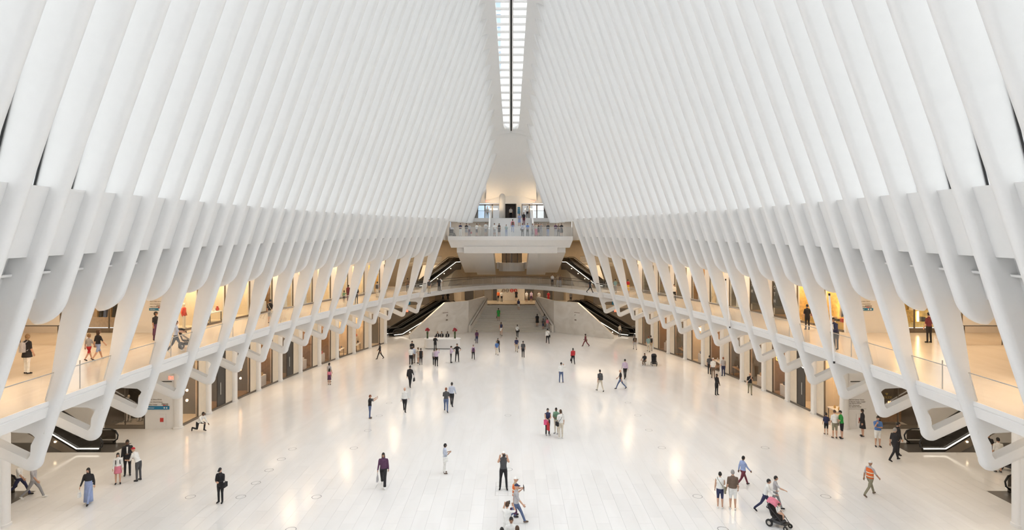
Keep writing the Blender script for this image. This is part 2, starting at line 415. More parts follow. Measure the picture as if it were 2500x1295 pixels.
STY = {  # per bay (from the near end): (back wall, floor, style)
    ('left', 0): [('g', 'mannequin'), ('d', 'door'), ('d', 'mannequin'), ('w', 'shelf'), ('d', 'door'), ('w', 'shelf'), ('w', 'shelf'), ('c', 'table'), ('c', 'vase'), ('g', 'blank'), ('c', 'blank')],
    ('right', 0): [('c', 'table'), ('c', 'door'), ('w', 'shelf'), ('g', 'shelf'), ('d', 'table'), ('w', 'table'), ('c', 'shelf'), ('d', 'table'), ('w', 'shelf'), ('g', 'blank'), ('c', 'blank')],
    ('left', 1): [('c', 'dress'), ('c', 'table'), ('c', 'blank'), ('w', 'shelf'), ('c', 'shelf'), ('c', 'shelf'), ('c', 'blank'), ('c', 'shelf'), ('c', 'blank'), ('o', 'shelf'), ('c', 'blank')],
    ('right', 1): [('o', 'rack'), ('o', 'rack'), ('d', 'blank'), ('d', 'blank'), ('g', 'shelf'), ('c', 'shelf'), ('w', 'shelf'), ('g', 'blank'), ('g', 'blank'), ('d', 'blank'), ('c', 'blank')],
}
BK = {'g': SHGREY, 'd': SHDARK, 'w': WOOD, 'c': CREAM, 'o': SHGOLD}
wn = 1
random.seed(11)
GOODC = [mat('goods_cream', (.8, .72, .6)), mat('goods_red', (.5, .06, .05)), mat('goods_black', (.03, .03, .03)), mat('goods_tan', (.5, .33, .18)), mat('goods_white', (.85, .84, .82)), mat('goods_blue', (.1, .14, .25)), mat('goods_gold', (.75, .5, .15), .3, .6)]
LAMPE = mat('lamp_glow', (1, .9, .75), .5, emit=(1, .78, .5), estr=9)
BULB = mat('bulb_glow', (1, .7, .45), .5, emit=(1, .55, .25), estr=14)
def mannequin(loc, rz, top, bottom, name='mannequin'):
    e = empty(name, loc, rz)
    ell = lambda z, a, b: [(a * math.cos(t), b * math.sin(t), z) for t in [2 * PI * i / 10 for i in range(10)]]
    MB().loft([ell(.86, .11, .17), ell(1.05, .1, .15), ell(1.3, .13, .2), ell(1.42, .1, .19), ell(1.48, .06, .07)]).build('torso', top, e, True)
    MB().ell((0, 0, 1.64), (.1, .08, .13)).build('head', MATS['goods_cream'], e, True)
    for s in (-1, 1):
        MB().tube([(0, s * .1, .9), (0, s * .1, .45), (.02, s * .1, .05), (.14, s * .1, .03)], [.09, .065, .05, .04]).build('leg', bottom, e, True)
        MB().tube([(0, s * .19, 1.4), (-.02, s * .26, 1.12), (.06, s * .27, .86)], [.055, .045, .035]).build('arm', top, e, True)
    MB().lathe([(.2, 0), (.2, .02)], 12).build('base', STEEL, e)
    return e
def shop_bay(side, lev, i):
    global wn
    sgn = -1 if side == 'left' else 1; k = 6 + i; da, db = dk(k) + .12, dk(k + 1); z0 = Z2 if lev else 0.; zt = 10.6 if lev else 5.74
    back, style = STY[(side, lev)][i]
    X = lambda d, o=0.: sgn * (xshop(d) + o)
    w = empty(f'window_{wn}', (X((da + db) / 2), (da + db) / 2, z0)); wn += 1; w['kind'] = 'structure'
    w['label'] = f"{'upper' if lev else 'ground level'} shop front, {ORD[i]} bay from the cross passage, {side} side"
    org = w.location.copy()
    def put(mb, name, m, sm=False):
        mb.v = [(v[0] - org.x, v[1] - org.y, v[2] - org.z) for v in mb.v]; o = mb.build(name, m, w, sm); recalc(o.data); return o
    def quad(d0, d1, za, zb, o0, o1=None, t=.06):
        o1 = o0 if o1 is None else o1
        return MB().hexa([(X(d0, o0), d0, za), (X(d1, o1), d1, za), (X(d1, o1 + t), d1, za), (X(d0, o0 + t), d0, za)], [(X(d0, o0), d0, zb), (X(d1, o1), d1, zb), (X(d1, o1 + t), d1, zb), (X(d0, o0 + t), d0, zb)])
    L = db - da; head = zt - .75
    put(quad(da, db, head, zt, .0, t=.2), 'head_panel', WHITE2)
    put(quad(da, db, z0, z0 + .14, -.02, t=.12), 'sill', BRONZE)
    # white return panel at the far end of the bay, then panes
    dp = da + L * .66
    put(quad(dp, db - .2, z0 + .14, head, .0, t=.2), 'return_panel', CREAM if not lev else WHITE2)
    n = 2
    for j in range(n):
        p0, p1 = da + .1 + (dp - da - .1) * j / n, da + .1 + (dp - da - .1) * (j + 1) / n
        if style == 'door' and j == 1:
            dr = put(quad(p0 + .02, p1 - .02, z0 + .14, head, .02, t=.05), 'door', SHDARK)
            hd = MB().tube([(X(p0 + .3, -.06), p0 + .3, z0 + 1.), (X(p0 + .3, -.06), p0 + .3, z0 + 1.9)], .03, 6)
            o = put(hd, 'handle', STEEL); o.parent = dr
        else:
            put(quad(p0 + .02, p1 - .02, z0 + .14, head, .03, t=.02), 'pane', GLASSS if not lev else GLASS)
    put(quad(dp - .03, dp + .03, z0, head, -.01, t=.1), 'frame_post', BRONZE)
    # interior
    put(quad(da, db, z0, zt, 2.1, t=.1), 'back_wall', BK[back])
    put(MB().hexa([(X(db - .02, .2), db - .02, z0), (X(db - .02, 2.1), db - .02, z0), (X(db - .1, 2.1), db - .1, z0), (X(db - .1, .2), db - .1, z0)], [(X(db - .02, .2), db - .02, zt), (X(db - .02, 2.1), db - .02, zt), (X(db - .1, 2.1), db - .1, zt), (X(db - .1, .2), db - .1, zt)]), 'side_wall', BK[back] if back != 'd' else SHGREY)
    put(MB().hexa([(X(da, .1), da, z0), (X(db, .1), db, z0), (X(db, 2.1), db, z0), (X(da, 2.1), da, z0)], [(X(da, .1), da, z0 + .03), (X(db, .1), db, z0 + .03), (X(db, 2.1), db, z0 + .03), (X(da, 2.1), da, z0 + .03)]), 'shop_floor', WOOD if back in 'wd' else CREAM)
    dm = (da + db) / 2
    area('shop_lamp', (X(dm, 1.1), dm, zt - .25), 1.2, 1.6, (120 if lev else 170) * (1.0 if back in 'co' else .8), (1, .72, .42))
    where = f"in the {ORD[i]} {'upper' if lev else 'ground level'} shop from the passage, {side} side"
    c = Vector((X(dm - .35, .15), dm - .35, z0 + .03)); rz = 0 if sgn < 0 else PI; rzd = PI - rz
    if style in ('mannequin',):
        m_ = mannequin((X(da + .9, .7), da + .9, z0 + .03), rz, MATS['goods_black'] if i == 0 else MATS['goods_white'], MATS['goods_white'])
        tag(m_, f'shop mannequin {where}', 'mannequin')
        for q, zz in enumerate((1.4, 2.1, 3.0)):
            b = MB().ell((X(dp - .5, .5), dp - .5, z0 + zz), (.09, .09, .09), 8, 6).build('pendant_bulb', BULB, None, True)
            tag(b, f"{['lowest', 'middle', 'top'][q]} glowing orange bulb {where}", 'lamp')
    if style in ('shelf', 'table', 'vase') and not lev:
        e = empty('pendant_lamp', (X(da + .8, .45), da + .8, z0 + 2.6)); tag(e, f'small glowing pendant lamp {where}', 'lamp')
        MB().ell((0, 0, 0), (.11, .11, .11), 10, 7).build('globe', BULB, e, True); MB().tube([(0, 0, .1), (0, 0, 2.3)], .012, 5).build('cord', DARK, e)
    if style == 'dress':
        m_ = mannequin((X(dm, .7), dm, z0 + .03), rz, mat('dress_red', (.75, .06, .03)), MATS['goods_cream'], 'dress_form'); tag(m_, f'dress form in a red dress {where}', 'mannequin')
    if style in ('shelf', 'rack', 'vase', 'table'):
        e = empty('display_shelf' if style in ('shelf', 'rack') else 'display_table', c, rzd)
        tag(e, f"{'tall lit shelf of goods' if style == 'shelf' else 'clothes rack with garments' if style == 'rack' else 'low display table with goods'} {where}", 'display')
        if style in ('shelf',):
            MB().box(.9, -1.0, 0, 1.3, 1.0, .5).box(1.25, -1.0, .5, 1.3, 1.0, 3.4).build('carcass', BK['w'] if back != 'w' else CREAM, e)
            for q in range(3):
                zz = .55 + .85 * q
                MB().box(.85, -1.0, zz, 1.3, 1.0, zz + .05).build('shelf_board', MATS['goods_white'], e)
                for u in range(5):
                    y = -.85 + .42 * u; s = random.uniform(.1, .2)
                    random.choice([lambda: MB().box(.9, y - s / 2, zz + .05, 1.15, y + s / 2, zz + .05 + s * 1.6), lambda: MB().lathe([(s * .5, 0), (s * .6, s * .8), (s * .3, s * 1.4), (s * .35, s * 1.7)], 8, (1.02, y, zz + .05))])().build('goods_item', random.choice(GOODC), e)
            MB().box(.2, -.7, 0, .75, .5, .9).build('counter', MATS['goods_white'] if back != 'd' else WOOD, e)
            MB().box(.3, -.3, .9, .6, .2, 1.15).build('goods_item', random.choice(GOODC), e)
        elif style == 'rack':
            MB().tube([(1.2, -1.2, 0), (1.2, -1.2, 1.9), (1.2, 1.2, 1.9), (1.2, 1.2, 0)], .025, 6).build('rail', STEEL, e)
            for u in range(9):
                y = -1.05 + .26 * u
                MB().hexa([(1.0, y - .08, .75), (1.4, y - .08, .75), (1.4, y + .08, .75), (1.0, y + .08, .75)], [(1.05, y - .04, 1.8), (1.35, y - .04, 1.8), (1.35, y + .04, 1.8), (1.05, y + .04, 1.8)]).build('garment', random.choice(GOODC[:6]), e)
            MB().box(.3, -1.2, 0, .8, 1.2, .5).build('plinth', MATS['goods_gold'], e)
            for u in range(4): MB().box(.4, -1 + .6 * u, .5, .7, -.65 + .6 * u, .5 + .15 + .1 * (u % 2)).build('goods_item', GOODC[u % 4], e)
            for yy in (-1.35, .0, 1.35): MB().tube([(1.7, yy, .4), (1.7, yy, 3.2)], .04, 6).build('light_tube', LAMPE, e)
        else:
            MB().box(.0, -.9, .75, 1.1, .9, .82).build('table_top', WOOD if back == 'd' else MATS['goods_white'], e)
            for sx in (.06, 1.0):
                for sy in (-.85, .8): MB().box(sx, sy, 0, sx + .05, sy + .05, .75).build('leg', DARK, e)
            for u in range(6):
                y = -.7 + .28 * u; s = random.uniform(.1, .2)
                MB().lathe([(s * .5, 0), (s * .7, s * .7), (s * .3, s * 1.4), (s * .4, s * 1.7)], 8, (.3 + .5 * (u % 2), y, .82)).build('goods_item', random.choice(GOODC), e, True)
            if style == 'vase':
                MB().lathe([(.2, .82), (.32, 1.6), (.3, 1.62)], 12, (.5, 0, 0)).build('vase', MATS['goods_cream'], e, True)
                for u in range(6):
                    a = u * 1.05; MB().ell((.5 + .2 * math.cos(a), .2 * math.sin(a), 1.75 + .08 * (u % 2)), (.15, .15, .13), 7, 5).build('flower', mat('flower_coral', (.75, .3, .2)), e, True)
    return w
for side, sgn in (('left', -1), ('right', 1)):
    for k in [2] + list(range(6, 17)):
        o = ob('column', COLM, None, (sgn * xshop(dk(k)), dk(k), 0)); o['kind'] = 'structure'
        o['label'] = f"white round cornered column, {'alone by the near end of the hall' if k == 2 else ORD[k - 6] + ' along the shop fronts'}, {side} side"
    for lev in (0, 1):
        for i in range(10): shop_bay(side, lev, i)
    # soffit and gallery lamps (warm strips)
    for i in range(6):
        da = dk(-1 + i * 3); d = (da + dk(2 + i * 3)) / 2
        if d > 76: continue
        x = (xrail(d) + xshop(d)) / 2
        area('soffit_lamp', (sgn * (x + 1.0), d, 5.68), 1.6, 9.0, 120, WARM, (0, 0, 0))
        area('gallery_lamp', (sgn * (x + .6), d, zlobe(d) + .85), 2.0, 9.0, 320, (1, .73, .47), (0, 0, 0))
    area('passage_lamp', (sgn * 29, 33, 5.68), 9, 10, 230, WARM); area('passage_gallery_lamp', (sgn * 29, 33, 10.2), 9, 10, 330, (1, .73, .47))

# ------------------------------------------------------------------ text helper (flat lettering, real thickness)
def text(s, size, m, parent=None, name='lettering', ext=.004, align='CENTER'):
    c = bpy.data.curves.new(name, 'FONT'); c.body = s; c.size = size; c.extrude = ext; c.align_x = align; c.align_y = 'CENTER'
    c.materials.append(m); c.resolution_u = 2
    o = bpy.data.objects.new(name, c); COL.objects.link(o); TXT.append(o)
    if parent: o.parent = parent
    return o
TXT = []
def finish_text():
    dg = bpy.context.evaluated_depsgraph_get()
    for o in TXT:
        d = bpy.data.meshes.new_from_object(o.evaluated_get(dg)); n = bpy.data.objects.new('lettering', d); COL.objects.link(n)
        n.parent = o.parent; n.matrix_basis = o.matrix_basis.copy(); c = o.data; bpy.data.objects.remove(o); bpy.data.curves.remove(c)
def face_text(o, loc, normal):
    """lettering standing upright, read from the side the normal points to"""
    n = Vector(normal).normalized(); up = Vector((0, 0, 1)); x = up.cross(n).normalized()
    M = Matrix((x, up, n)).transposed().to_4x4(); M.translation = Vector(loc); o.matrix_world = M; return o
EXITR = mat('exit_glow', (.9, .1, .05), .5, emit=(1, .10, .05), estr=3.0)
INK = mat('sign_ink', (.22, .17, .13), .6)
SBLUE = mat('sign_blue', (.03, .22, .42), .5)
SWHITE = mat('sign_white', (.9, .9, .9), .5)
SRED = mat('sign_red', (.62, .06, .05), .5)

# ------------------------------------------------------------------ far end: balcony, upper landing, doors
BZ, LZ = 13.4, 16.0
st = empty('balcony'); tag(st, 'white projecting balcony with stepped underside at the far end', kind='structure')
ring = lambda hw, prof, d: None
prof = [(76.5, BZ), (76.5, BZ - .12), (76.55, BZ - .5), (77.1, BZ - 1.48), (83, BZ - 1.48), (83, BZ)]
def slab_x(prof, x0, x1, name, m, par, taper=0.):
    a = [(x0 + (taper if i in (3,) else 0), p[0], p[1]) for i, p in enumerate(prof)]; b = [(x1 - (taper if i in (3,) else 0), p[0], p[1]) for i, p in enumerate(prof)]
    mb = MB(); mb.hexa(a, b); o = mb.build(name, m, par); recalc(o.data); return o
slab_x(prof, -8.15, 7.95, 'deck', WHITE2, st, .35)
slab_x([(76.9, BZ - 1.3), (77.3, BZ - 2.2), (83, BZ - 2.2), (83, BZ - 1.3)], -6.15, 6.0, 'under_block', WHITE2, st)
for sgn in (-1, 1):   # closed undersides of the two stair flights that run down behind the balcony
    xa, xb = sgn * 7.1, sgn * 2.35; xs = sgn * 5.2
    for (u, v, zz) in ((xa, xs, 8.05), (xs, xb, 7.72)):
        o = MB().hexa([(u, 77.6, BZ - 2.1), (v, 77.6, BZ - 2.1), (v, 91, zz), (u, 91, zz)], [(u, 77.6, BZ - .4), (v, 77.6, BZ - .4), (v, 91, 9.5), (u, 91, 9.5)]).build('flight_underside', WHITE2, st); recalc(o.data)
rl = empty('glass_railing'); tag(rl, 'glass railing along the front of the balcony', 'railing', 'glass railings of the hall')
for i in range(8):
    x0 = -8.0 + i * 1.975; x1 = x0 + 1.95
    MB().box(x0, 76.62, BZ, x1, 76.64, BZ + 1.15).build('glass_pane', GLASSR, rl)
MB().box(-8.05, 76.6, BZ + 1.15, 7.85, 76.67, BZ + 1.2).build('handrail', STEEL, rl)
for sgn in (-1, 1):
    MB().box(min(sgn * 8, sgn * 7.98), 76.6, BZ, max(sgn * 8, sgn * 7.98), 78.8, BZ + 1.15).build('side_pane', GLASSR, rl)
# stair from balcony to the landing
sr = empty('floor_stair_upper'); tag(sr, 'white stair from the balcony to the upper doors', kind='structure')
NS = 15; rs = (LZ - BZ) / NS; tr = .29; y0 = 82.3 - NS * tr
for i in range(NS):
    MB().box(-2.75, y0 + i * tr, BZ + i * rs - .05, 2.75, 82.5, BZ + (i + 1) * rs).build('step', WHITE2, sr)
for sgn in (-1, 1):
    x0, x1 = sorted((sgn * 2.78, sgn * 3.0))
    o = MB().hexa([(x0, y0 - .3, BZ), (x1, y0 - .3, BZ), (x1, 82.4, BZ), (x0, 82.4, BZ)], [(x0, y0 - .3, BZ + .95), (x1, y0 - .3, BZ + .95), (x1, 82.4, LZ + 1.15), (x0, 82.4, LZ + 1.15)]).build('parapet', WHITE2, sr); recalc(o.data)
ld = MB(); 
for x0, x1 in ((-8.4, -2.75), (2.75, 8.4)): ld.box(x0, 82.0, LZ - .5, x1, 82.5, LZ)
ld.box(-8.4, 82.5, LZ - .5, 8.4, 89, LZ); tag(ld.build('floor_landing_upper', WHITE2), 'white upper landing in front of the doors', kind='structure')
for sgn in (-1, 1):
    r2 = empty('glass_railing'); tag(r2, f"glass railing on the upper landing, {'left' if sgn < 0 else 'right'} of the stair", 'railing', 'glass railings of the hall')
    x0, x1 = sorted((sgn * 3.1, sgn * 7.9))
    for i in range(3): MB().box(x0 + i * 1.6, 82.1, LZ, x0 + i * 1.6 + 1.58, 82.12, LZ + 1.0).build('glass_pane', GLASSR, r2)
    MB().box(x0, 82.08, LZ + 1.0, x1, 82.14, LZ + 1.04).build('handrail', DARK, r2)
tag(MB().box(-8.4, 82.55, BZ, -3.0, 82.7, LZ - .5).box(3.0, 82.55, BZ, 8.4, 82.7, LZ - .5).build('wall_balcony', mat('tan_wall', (.62, .54, .45), .5)), 'tan wall behind the balcony under the upper landing', kind='structure')
# door wall with two glazed entrances and the lift
DW = 86.0
px = lambda x, d=DW: (x - 1248) / 1450 * d
zz = lambda y, d=DW: EYE - (y - 600) / 1450 * d
dw = empty('wall_far'); tag(dw, 'white end wall above the balcony with doors and lift', kind='structure')
def wbox(x0, x1, z0, z1, name='wall_panel', m=WHITE, y0=DW, y1=DW + .3): return MB().box(x0, y0, z0, x1, y1, z1).build(name, m, dw)
wbox(px(1219), px(1232), LZ, zz(497)); wbox(px(1261), px(1273), LZ, zz(497)); wbox(-7.5, 7.5, zz(497), 21.6)
MB().lathe([(.45, LZ), (.45, zz(472))], 16, (px(1226), DW + .1, 0)).build('wall_pilaster', WHITE, dw, True)
for sgn in (-1, 1):
    o = MB().hexa([(sgn * 5.95, DW, LZ), (sgn * 8.5, DW, LZ), (sgn * 8.5, DW + .3, LZ), (sgn * 5.95, DW + .3, LZ)], [(sgn * 5.1, DW, zz(497)), (sgn * 8.5, DW, zz(497)), (sgn * 8.5, DW + .3, zz(497)), (sgn * 5.1, DW + .3, zz(497))]).build('wall_panel', WHITE, dw); recalc(o.data)
    # side closing walls between the last rib and the door wall
    o = MB().hexa([(sgn * 6.0, 80.9, 15.4), (sgn * 6.0, DW + .2, 15.4), (sgn * 6.3, DW + .2, 15.4), (sgn * 6.3, 80.9, 15.4)], [(sgn * 3.7, 80.9, 22), (sgn * 3.7, DW + .2, 22), (sgn * 4.0, DW + .2, 22), (sgn * 4.0, 80.9, 22)]).build('side_panel', WHITE, dw); recalc(o.data)
DFR = mat('door_frame_taupe', (.22, .20, .18), .4, .3)
for n, (sgn, xa, xb, xo) in enumerate(((-1, px(1220), px(1166), -5.85), (1, px(1274), px(1329), 5.85))):
    dr = empty(f'door_{n + 1}', (0, DW, LZ)); tag(dr, f"glazed entrance doors in a slanting bronze frame, {'left' if n == 0 else 'right'} of the lift", kind='structure')
    zt = zz(499)
    def pb(x0, x1, z0, z1, name, m, y=.02, t=.12):
        x0, x1 = sorted((x0, x1)); return MB().box(x0, y, z0 - LZ, x1, y + t, z1 - LZ).build(name, m, dr)
    xs = [xa + (xb - xa) * i / 3 for i in range(4)]
    for i in range(4): pb(xs[i] - .09, xs[i] + .09, LZ, zt, 'frame_post', DFR)
    pb(xs[0], xs[3], zt - .18, zt, 'frame_head', DFR)
    o = MB().hexa([(xb, .02, 0), (xo, .02, 0), (xo, .14, 0), (xb, .14, 0)], [(xb, .02, zt - LZ), (xo - sgn * .8, .02, zt - LZ), (xo - sgn * .8, .14, zt - LZ), (xb, .14, zt - LZ)]).build('side_panel', DFR, dr); recalc(o.data)
    for i in range(3): pb(xs[i] + .09 * (1 if xs[3] > xs[0] else -1), xs[i + 1] - .09 * (1 if xs[3] > xs[0] else -1), LZ, zt - .18, 'leaf', GLASS, .05, .03)
    ex = empty('exit_sign', (px(1191 if n == 0 else 1301), DW - .15, zz(492))); tag(ex, f"red EXIT sign hanging above the {'left' if n == 0 else 'right'} entrance doors", 'sign')
    MB().box(-.3, 0, -.17, .3, .06, .17).build('housing', SWHITE, ex)
    t = text('EXIT', .3, EXITR, ex); t.rotation_euler = (PI / 2, 0, 0); t.location = (0, -.01, 0)
    # cap lamp over each door
tag(MB().box(-3.2, 88.6, LZ + .0, 3.2, 88.8, 20).build('wall_lobby', mat('lobby_grey', (.5, .5, .52), .5)), 'grey lobby wall behind the lift', kind='structure')
lf = empty('lift'); lf.location = (0, DW, LZ); tag(lf, 'dark lift car with open doors between the entrance doors', 'lift')
lx0, lx1 = px(1232), px(1261)
MB().box(lx0, .1, 0, lx0 + .12, 1.8, 2.25).build('side_wall', BRONZE, lf); MB().box(lx1 - .12, .1, 0, lx1, 1.8, 2.25).build('side_wall', BRONZE, lf)
MB().box(lx0, 1.7, 0, lx1, 1.8, 2.25).build('back_wall', mat('lift_dark', (.10, .07, .06), .4), lf); MB().box(lx0, .1, 2.2, lx1, 1.8, 2.3).build('car_roof', DARK, lf)
MB().box(lx0 - .06, -.02, 0, lx0, .12, 2.33).box(lx1, -.02, 0, lx1 + .06, .12, 2.33).box(lx0, -.02, 2.27, lx1, .12, 2.33).build('door_frame', SWHITE, lf)
sg = MB().box(px(1263.5), DW - .06, zz(522), px(1270), DW - .01, zz(506)).build('direction_sign', SBLUE); tag(sg, 'tall blue sign board right of the lift', 'sign')
for i in range(3):
    t = text(['Street', 'Level', 'Exit'][i], .13, SWHITE, sg); face_text(t, (px(1266.7), DW - .075, zz(510 + 4 * i)), (0, -1, 0))
# light cove at the foot of the spine panel
area('cove_lamp', (-2.6, 84.2, 17.6), 1.2, .5, 45, (1, .7, .4), (R(150), 0, 0)); area('cove_lamp', (2.6, 84.2, 17.6), 1.2, .5, 45, (1, .7, .4), (R(150), 0, 0))

for sgn in (-1, 1):
    x0, x1 = sorted((sgn * 8.5, sgn * 8.8)); tag(MB().box(x0, 74.6, 12.9, x1, 83, 16.2).build(f"wall_balcony_{'left' if sgn < 0 else 'right'}", MATS['tan_wall']), f"tan side wall of the balcony, {'left' if sgn < 0 else 'right'} side", kind='structure')
# ------------------------------------------------------------------ far end: bridge at gallery level
br = empty('floor_bridge'); tag(br, 'curved white bridge linking both galleries across the far end', kind='structure')
def bc(x): return 88.0 - .1294 * x * x
def bn(x):
    v = Vector((-(-2 * .1294 * x), 1)); v = Vector((.2588 * x, 1.0)); return v.normalized()
xs = [-10.7 + 21.4 * i / 32 for i in range(33)]
rings = []
for x in xs:
    n = bn(x); p = Vector((x, bc(x)))
    q = lambda o, z: ((p + n * o).x, (p + n * o).y, z)
    rings.append([q(0, Z2), q(0, Z2 - .16), q(.04, Z2 - .19), q(.0, Z2 - .22), q(.15, Z2 - .62), q(3.3, Z2 - .62), q(3.4, Z2)])
o = MB().loft(rings).build('deck', WHITE2, br); recalc(o.data); smooth_by_angle(o.data, 40)
for j, (off, lab) in enumerate(((.12, 'hall side'), (3.28, 'far side'))):
    rr = empty('glass_railing'); tag(rr, f'curved glass railing on the {lab} of the bridge', 'railing', 'glass railings of the hall')
    step = 2
    for i in range(0, 32, step):
        vs = []
        for x in (xs[i], xs[i + 1], xs[i + 2]):
            n = bn(x); p = Vector((x, bc(x))) + n * off; vs += [(p.x, p.y, Z2), (p.x, p.y, Z2 + 1.07)]
        MB().add(vs, [(0, 2, 3, 1), (2, 4, 5, 3)]).build('glass_pane', GLASSR, rr)
        MB().tube([vs[0], vs[1]], .02, 5).build('post', STEEL, rr)
    MB().tube([((Vector((x, bc(x))) + bn(x) * off).x, (Vector((x, bc(x))) + bn(x) * off).y, Z2 + 1.09) for x in xs], .03, 6).build('handrail', DARK, rr)

# ------------------------------------------------------------------ far end: marble stair, flank walls, lower landing, back wall
RZ = 3.2
ms = empty('floor_stair_marble'); tag(ms, 'wide pale marble stair rising from the hall floor', kind='structure')
RISER_SHADE = mat('riser_shaded_marble', (.56, .53, .48), .5)  # darker version of the stair marble; riser shading put into the colour
NS = 20; D_a, D_b = 83.5, 90.0
for i in range(NS):
    f0, f1 = i / NS, (i + 1) / NS; da = D_a + (D_b - D_a) * f0; hw = 5.9 - 2.1 * f0; hb = 5.9 - 2.1 * min(1, f0 + .12)
    z0 = RZ * f0; z1 = RZ * f1; de = min(91, da + 1.2)
    b = [(-hw, da, max(0, z0 - .3)), (hw, da, max(0, z0 - .3)), (hb, de, max(0, z0 - .3)), (-hb, de, max(0, z0 - .3))]
    mb = MB().hexa(b, [(v[0], v[1], z1) for v in b]); mb.m[2] = 1; mb.build('step', [MARBW, RISER_SHADE], ms)
fw = []
for side, sgn in (('left', -1), ('right', 1)):
    w = empty(f'wall_flank_{side}'); tag(w, f'marble flank wall beside the wide stair, {side} side', kind='structure')
    P = [(sgn * (6.0 + 7.2 * t), 83.6 - 6.1 * t) for t in (0, .42, .7, 1.0)]; H_ = [4.4, 4.4, 2.6, .55]
    nrm = Vector((sgn * -.646, -.763)) * -.35
    for i in range(3):
        (xa, ya), (xb, yb) = P[i], P[i + 1]
        o = MB().hexa([(xa, ya, 0), (xb, yb, 0), (xb + nrm.x, yb + nrm.y, 0), (xa + nrm.x, ya + nrm.y, 0)], [(xa, ya, H_[i]), (xb, yb, H_[i + 1]), (xb + nrm.x, yb + nrm.y, H_[i + 1]), (xa + nrm.x, ya + nrm.y, H_[i])]).build('marble_panel', MARBW, w); recalc(o.data)
    o = MB().hexa([(sgn * 6.0, 83.6, 0), (sgn * 3.85, 90.2, 0), (sgn * 4.2, 90.3, 0), (sgn * 6.3, 83.8, 0)], [(sgn * 6.0, 83.6, 4.4), (sgn * 3.85, 90.2, 4.45), (sgn * 4.2, 90.3, 4.45), (sgn * 6.3, 83.8, 4.4)]).build('marble_panel', MARBW, w); recalc(o.data)
    o = MB().hexa([(sgn * 5.98, 83.35, 0), (sgn * 3.82, 90.0, RZ - .2), (sgn * 3.62, 90.0, RZ - .2), (sgn * 5.7, 83.35, 0)], [(sgn * 5.98, 83.35, 1.0), (sgn * 3.82, 90.0, RZ + 1.05), (sgn * 3.62, 90.0, RZ + 1.05), (sgn * 5.7, 83.35, 1.0)]).build('stair_kerb', MARBW, w); recalc(o.data)
    MB().tube([(sgn * 5.62, 83.5, 1.0), (sgn * 3.55, 90.0, RZ + 1.0)], .035, 6).build('handrail', DARK, w)
    # small direction sign on the flank wall
    c = Vector((sgn * 9.0, 81.05)); nn = Vector((sgn * -.646, -.763, 0))
    sg = empty('wall_sign', (c.x + nn.x * .03, c.y + nn.y * .03, 0)); tag(sg, f'small dark direction lettering on the {side} marble wall', 'sign')
    tx = Vector((-nn.y, nn.x, 0))
    def strip(u0, u1, z0, z1, name='bar', m=INK):
        a = tx * u0; b = tx * u1; n2 = nn * .02
        o = MB().hexa([(a.x, a.y, z0), (b.x, b.y, z0), (b.x + n2.x, b.y + n2.y, z0), (a.x + n2.x, a.y + n2.y, z0)], [(a.x, a.y, z1), (b.x, b.y, z1), (b.x + n2.x, b.y + n2.y, z1), (a.x + n2.x, a.y + n2.y, z1)]).build(name, m, sg); recalc(o.data)
    strip(-.45, .45, 3.0, 3.07); 
    t = text('\u2197' if sgn < 0 else '\u2196', .5, INK, sg); M = Matrix((tx if True else tx, Vector((0, 0, 1)), nn)).transposed().to_4x4(); M.translation = Vector((tx.x * .25 * -sgn, tx.y * .25 * -sgn, 2.65)) + nn * .03; t.matrix_basis = M
    strip(.1 if sgn < 0 else -.4, .4 if sgn < 0 else -.1, 1.95, 2.1)
LNDM = mat('landing_stone', (.55, .46, .34), .25)
tag(MB().box(-22, 89.9, RZ - .5, 22, 98, RZ).build('floor_landing_lower', LNDM), 'warm stone landing at the top of the marble stair', kind='structure')
tag(MB().box(-24, 97.8, 0, 24, 98.1, 13.2).build('wall_end', mat('end_wall_tan', (.50, .42, .31), .5)), 'tan end wall behind the bridge', kind='structure')
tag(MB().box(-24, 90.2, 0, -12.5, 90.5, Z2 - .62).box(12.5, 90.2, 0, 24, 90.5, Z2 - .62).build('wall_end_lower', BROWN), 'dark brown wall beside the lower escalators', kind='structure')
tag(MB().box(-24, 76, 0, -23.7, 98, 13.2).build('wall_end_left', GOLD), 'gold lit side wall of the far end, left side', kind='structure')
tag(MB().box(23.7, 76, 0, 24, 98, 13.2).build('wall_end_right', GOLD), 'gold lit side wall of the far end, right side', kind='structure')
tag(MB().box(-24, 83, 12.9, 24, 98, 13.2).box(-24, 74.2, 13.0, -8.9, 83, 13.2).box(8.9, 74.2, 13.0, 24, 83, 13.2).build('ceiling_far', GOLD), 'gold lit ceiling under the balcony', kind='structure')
# gallery floors beyond the last ribs, running to the upper escalators
for side, sgn in (('left', -1), ('right', 1)):
    x0, x1 = sorted((sgn * 10.9, sgn * 23.7))
    poly = [(sgn * 11.0, 74.0), (sgn * 23.7, 74.0), (sgn * 23.7, 84.5), (sgn * 9.2, 84.5), (sgn * 9.2, 80.6)]
    o = MB().prism(poly, Z2 - .6, Z2 - .005).build(f'floor_gallery_end_{side}', MARBU); recalc(o.data); tag(o, f'gallery floor before the upper escalators, {side} side', kind='structure')
    tag(MB().hexa([(sgn * 9.0, 84.5, Z2), (sgn * 13.5, 84.5, Z2), (sgn * 13.5, 98, Z2), (sgn * 7.2, 98, Z2)], [(sgn * 8.4, 91, 9.2), (sgn * 13.5, 91, 9.2), (sgn * 13.5, 98, 9.2), (sgn * 7.2, 98, 9.2)]).build(f'wall_ramp_{side}', mat('ramp_beige', (.72, .66, .56), .5)), f'beige solid wall under the upper escalators, {side} side', kind='structure')
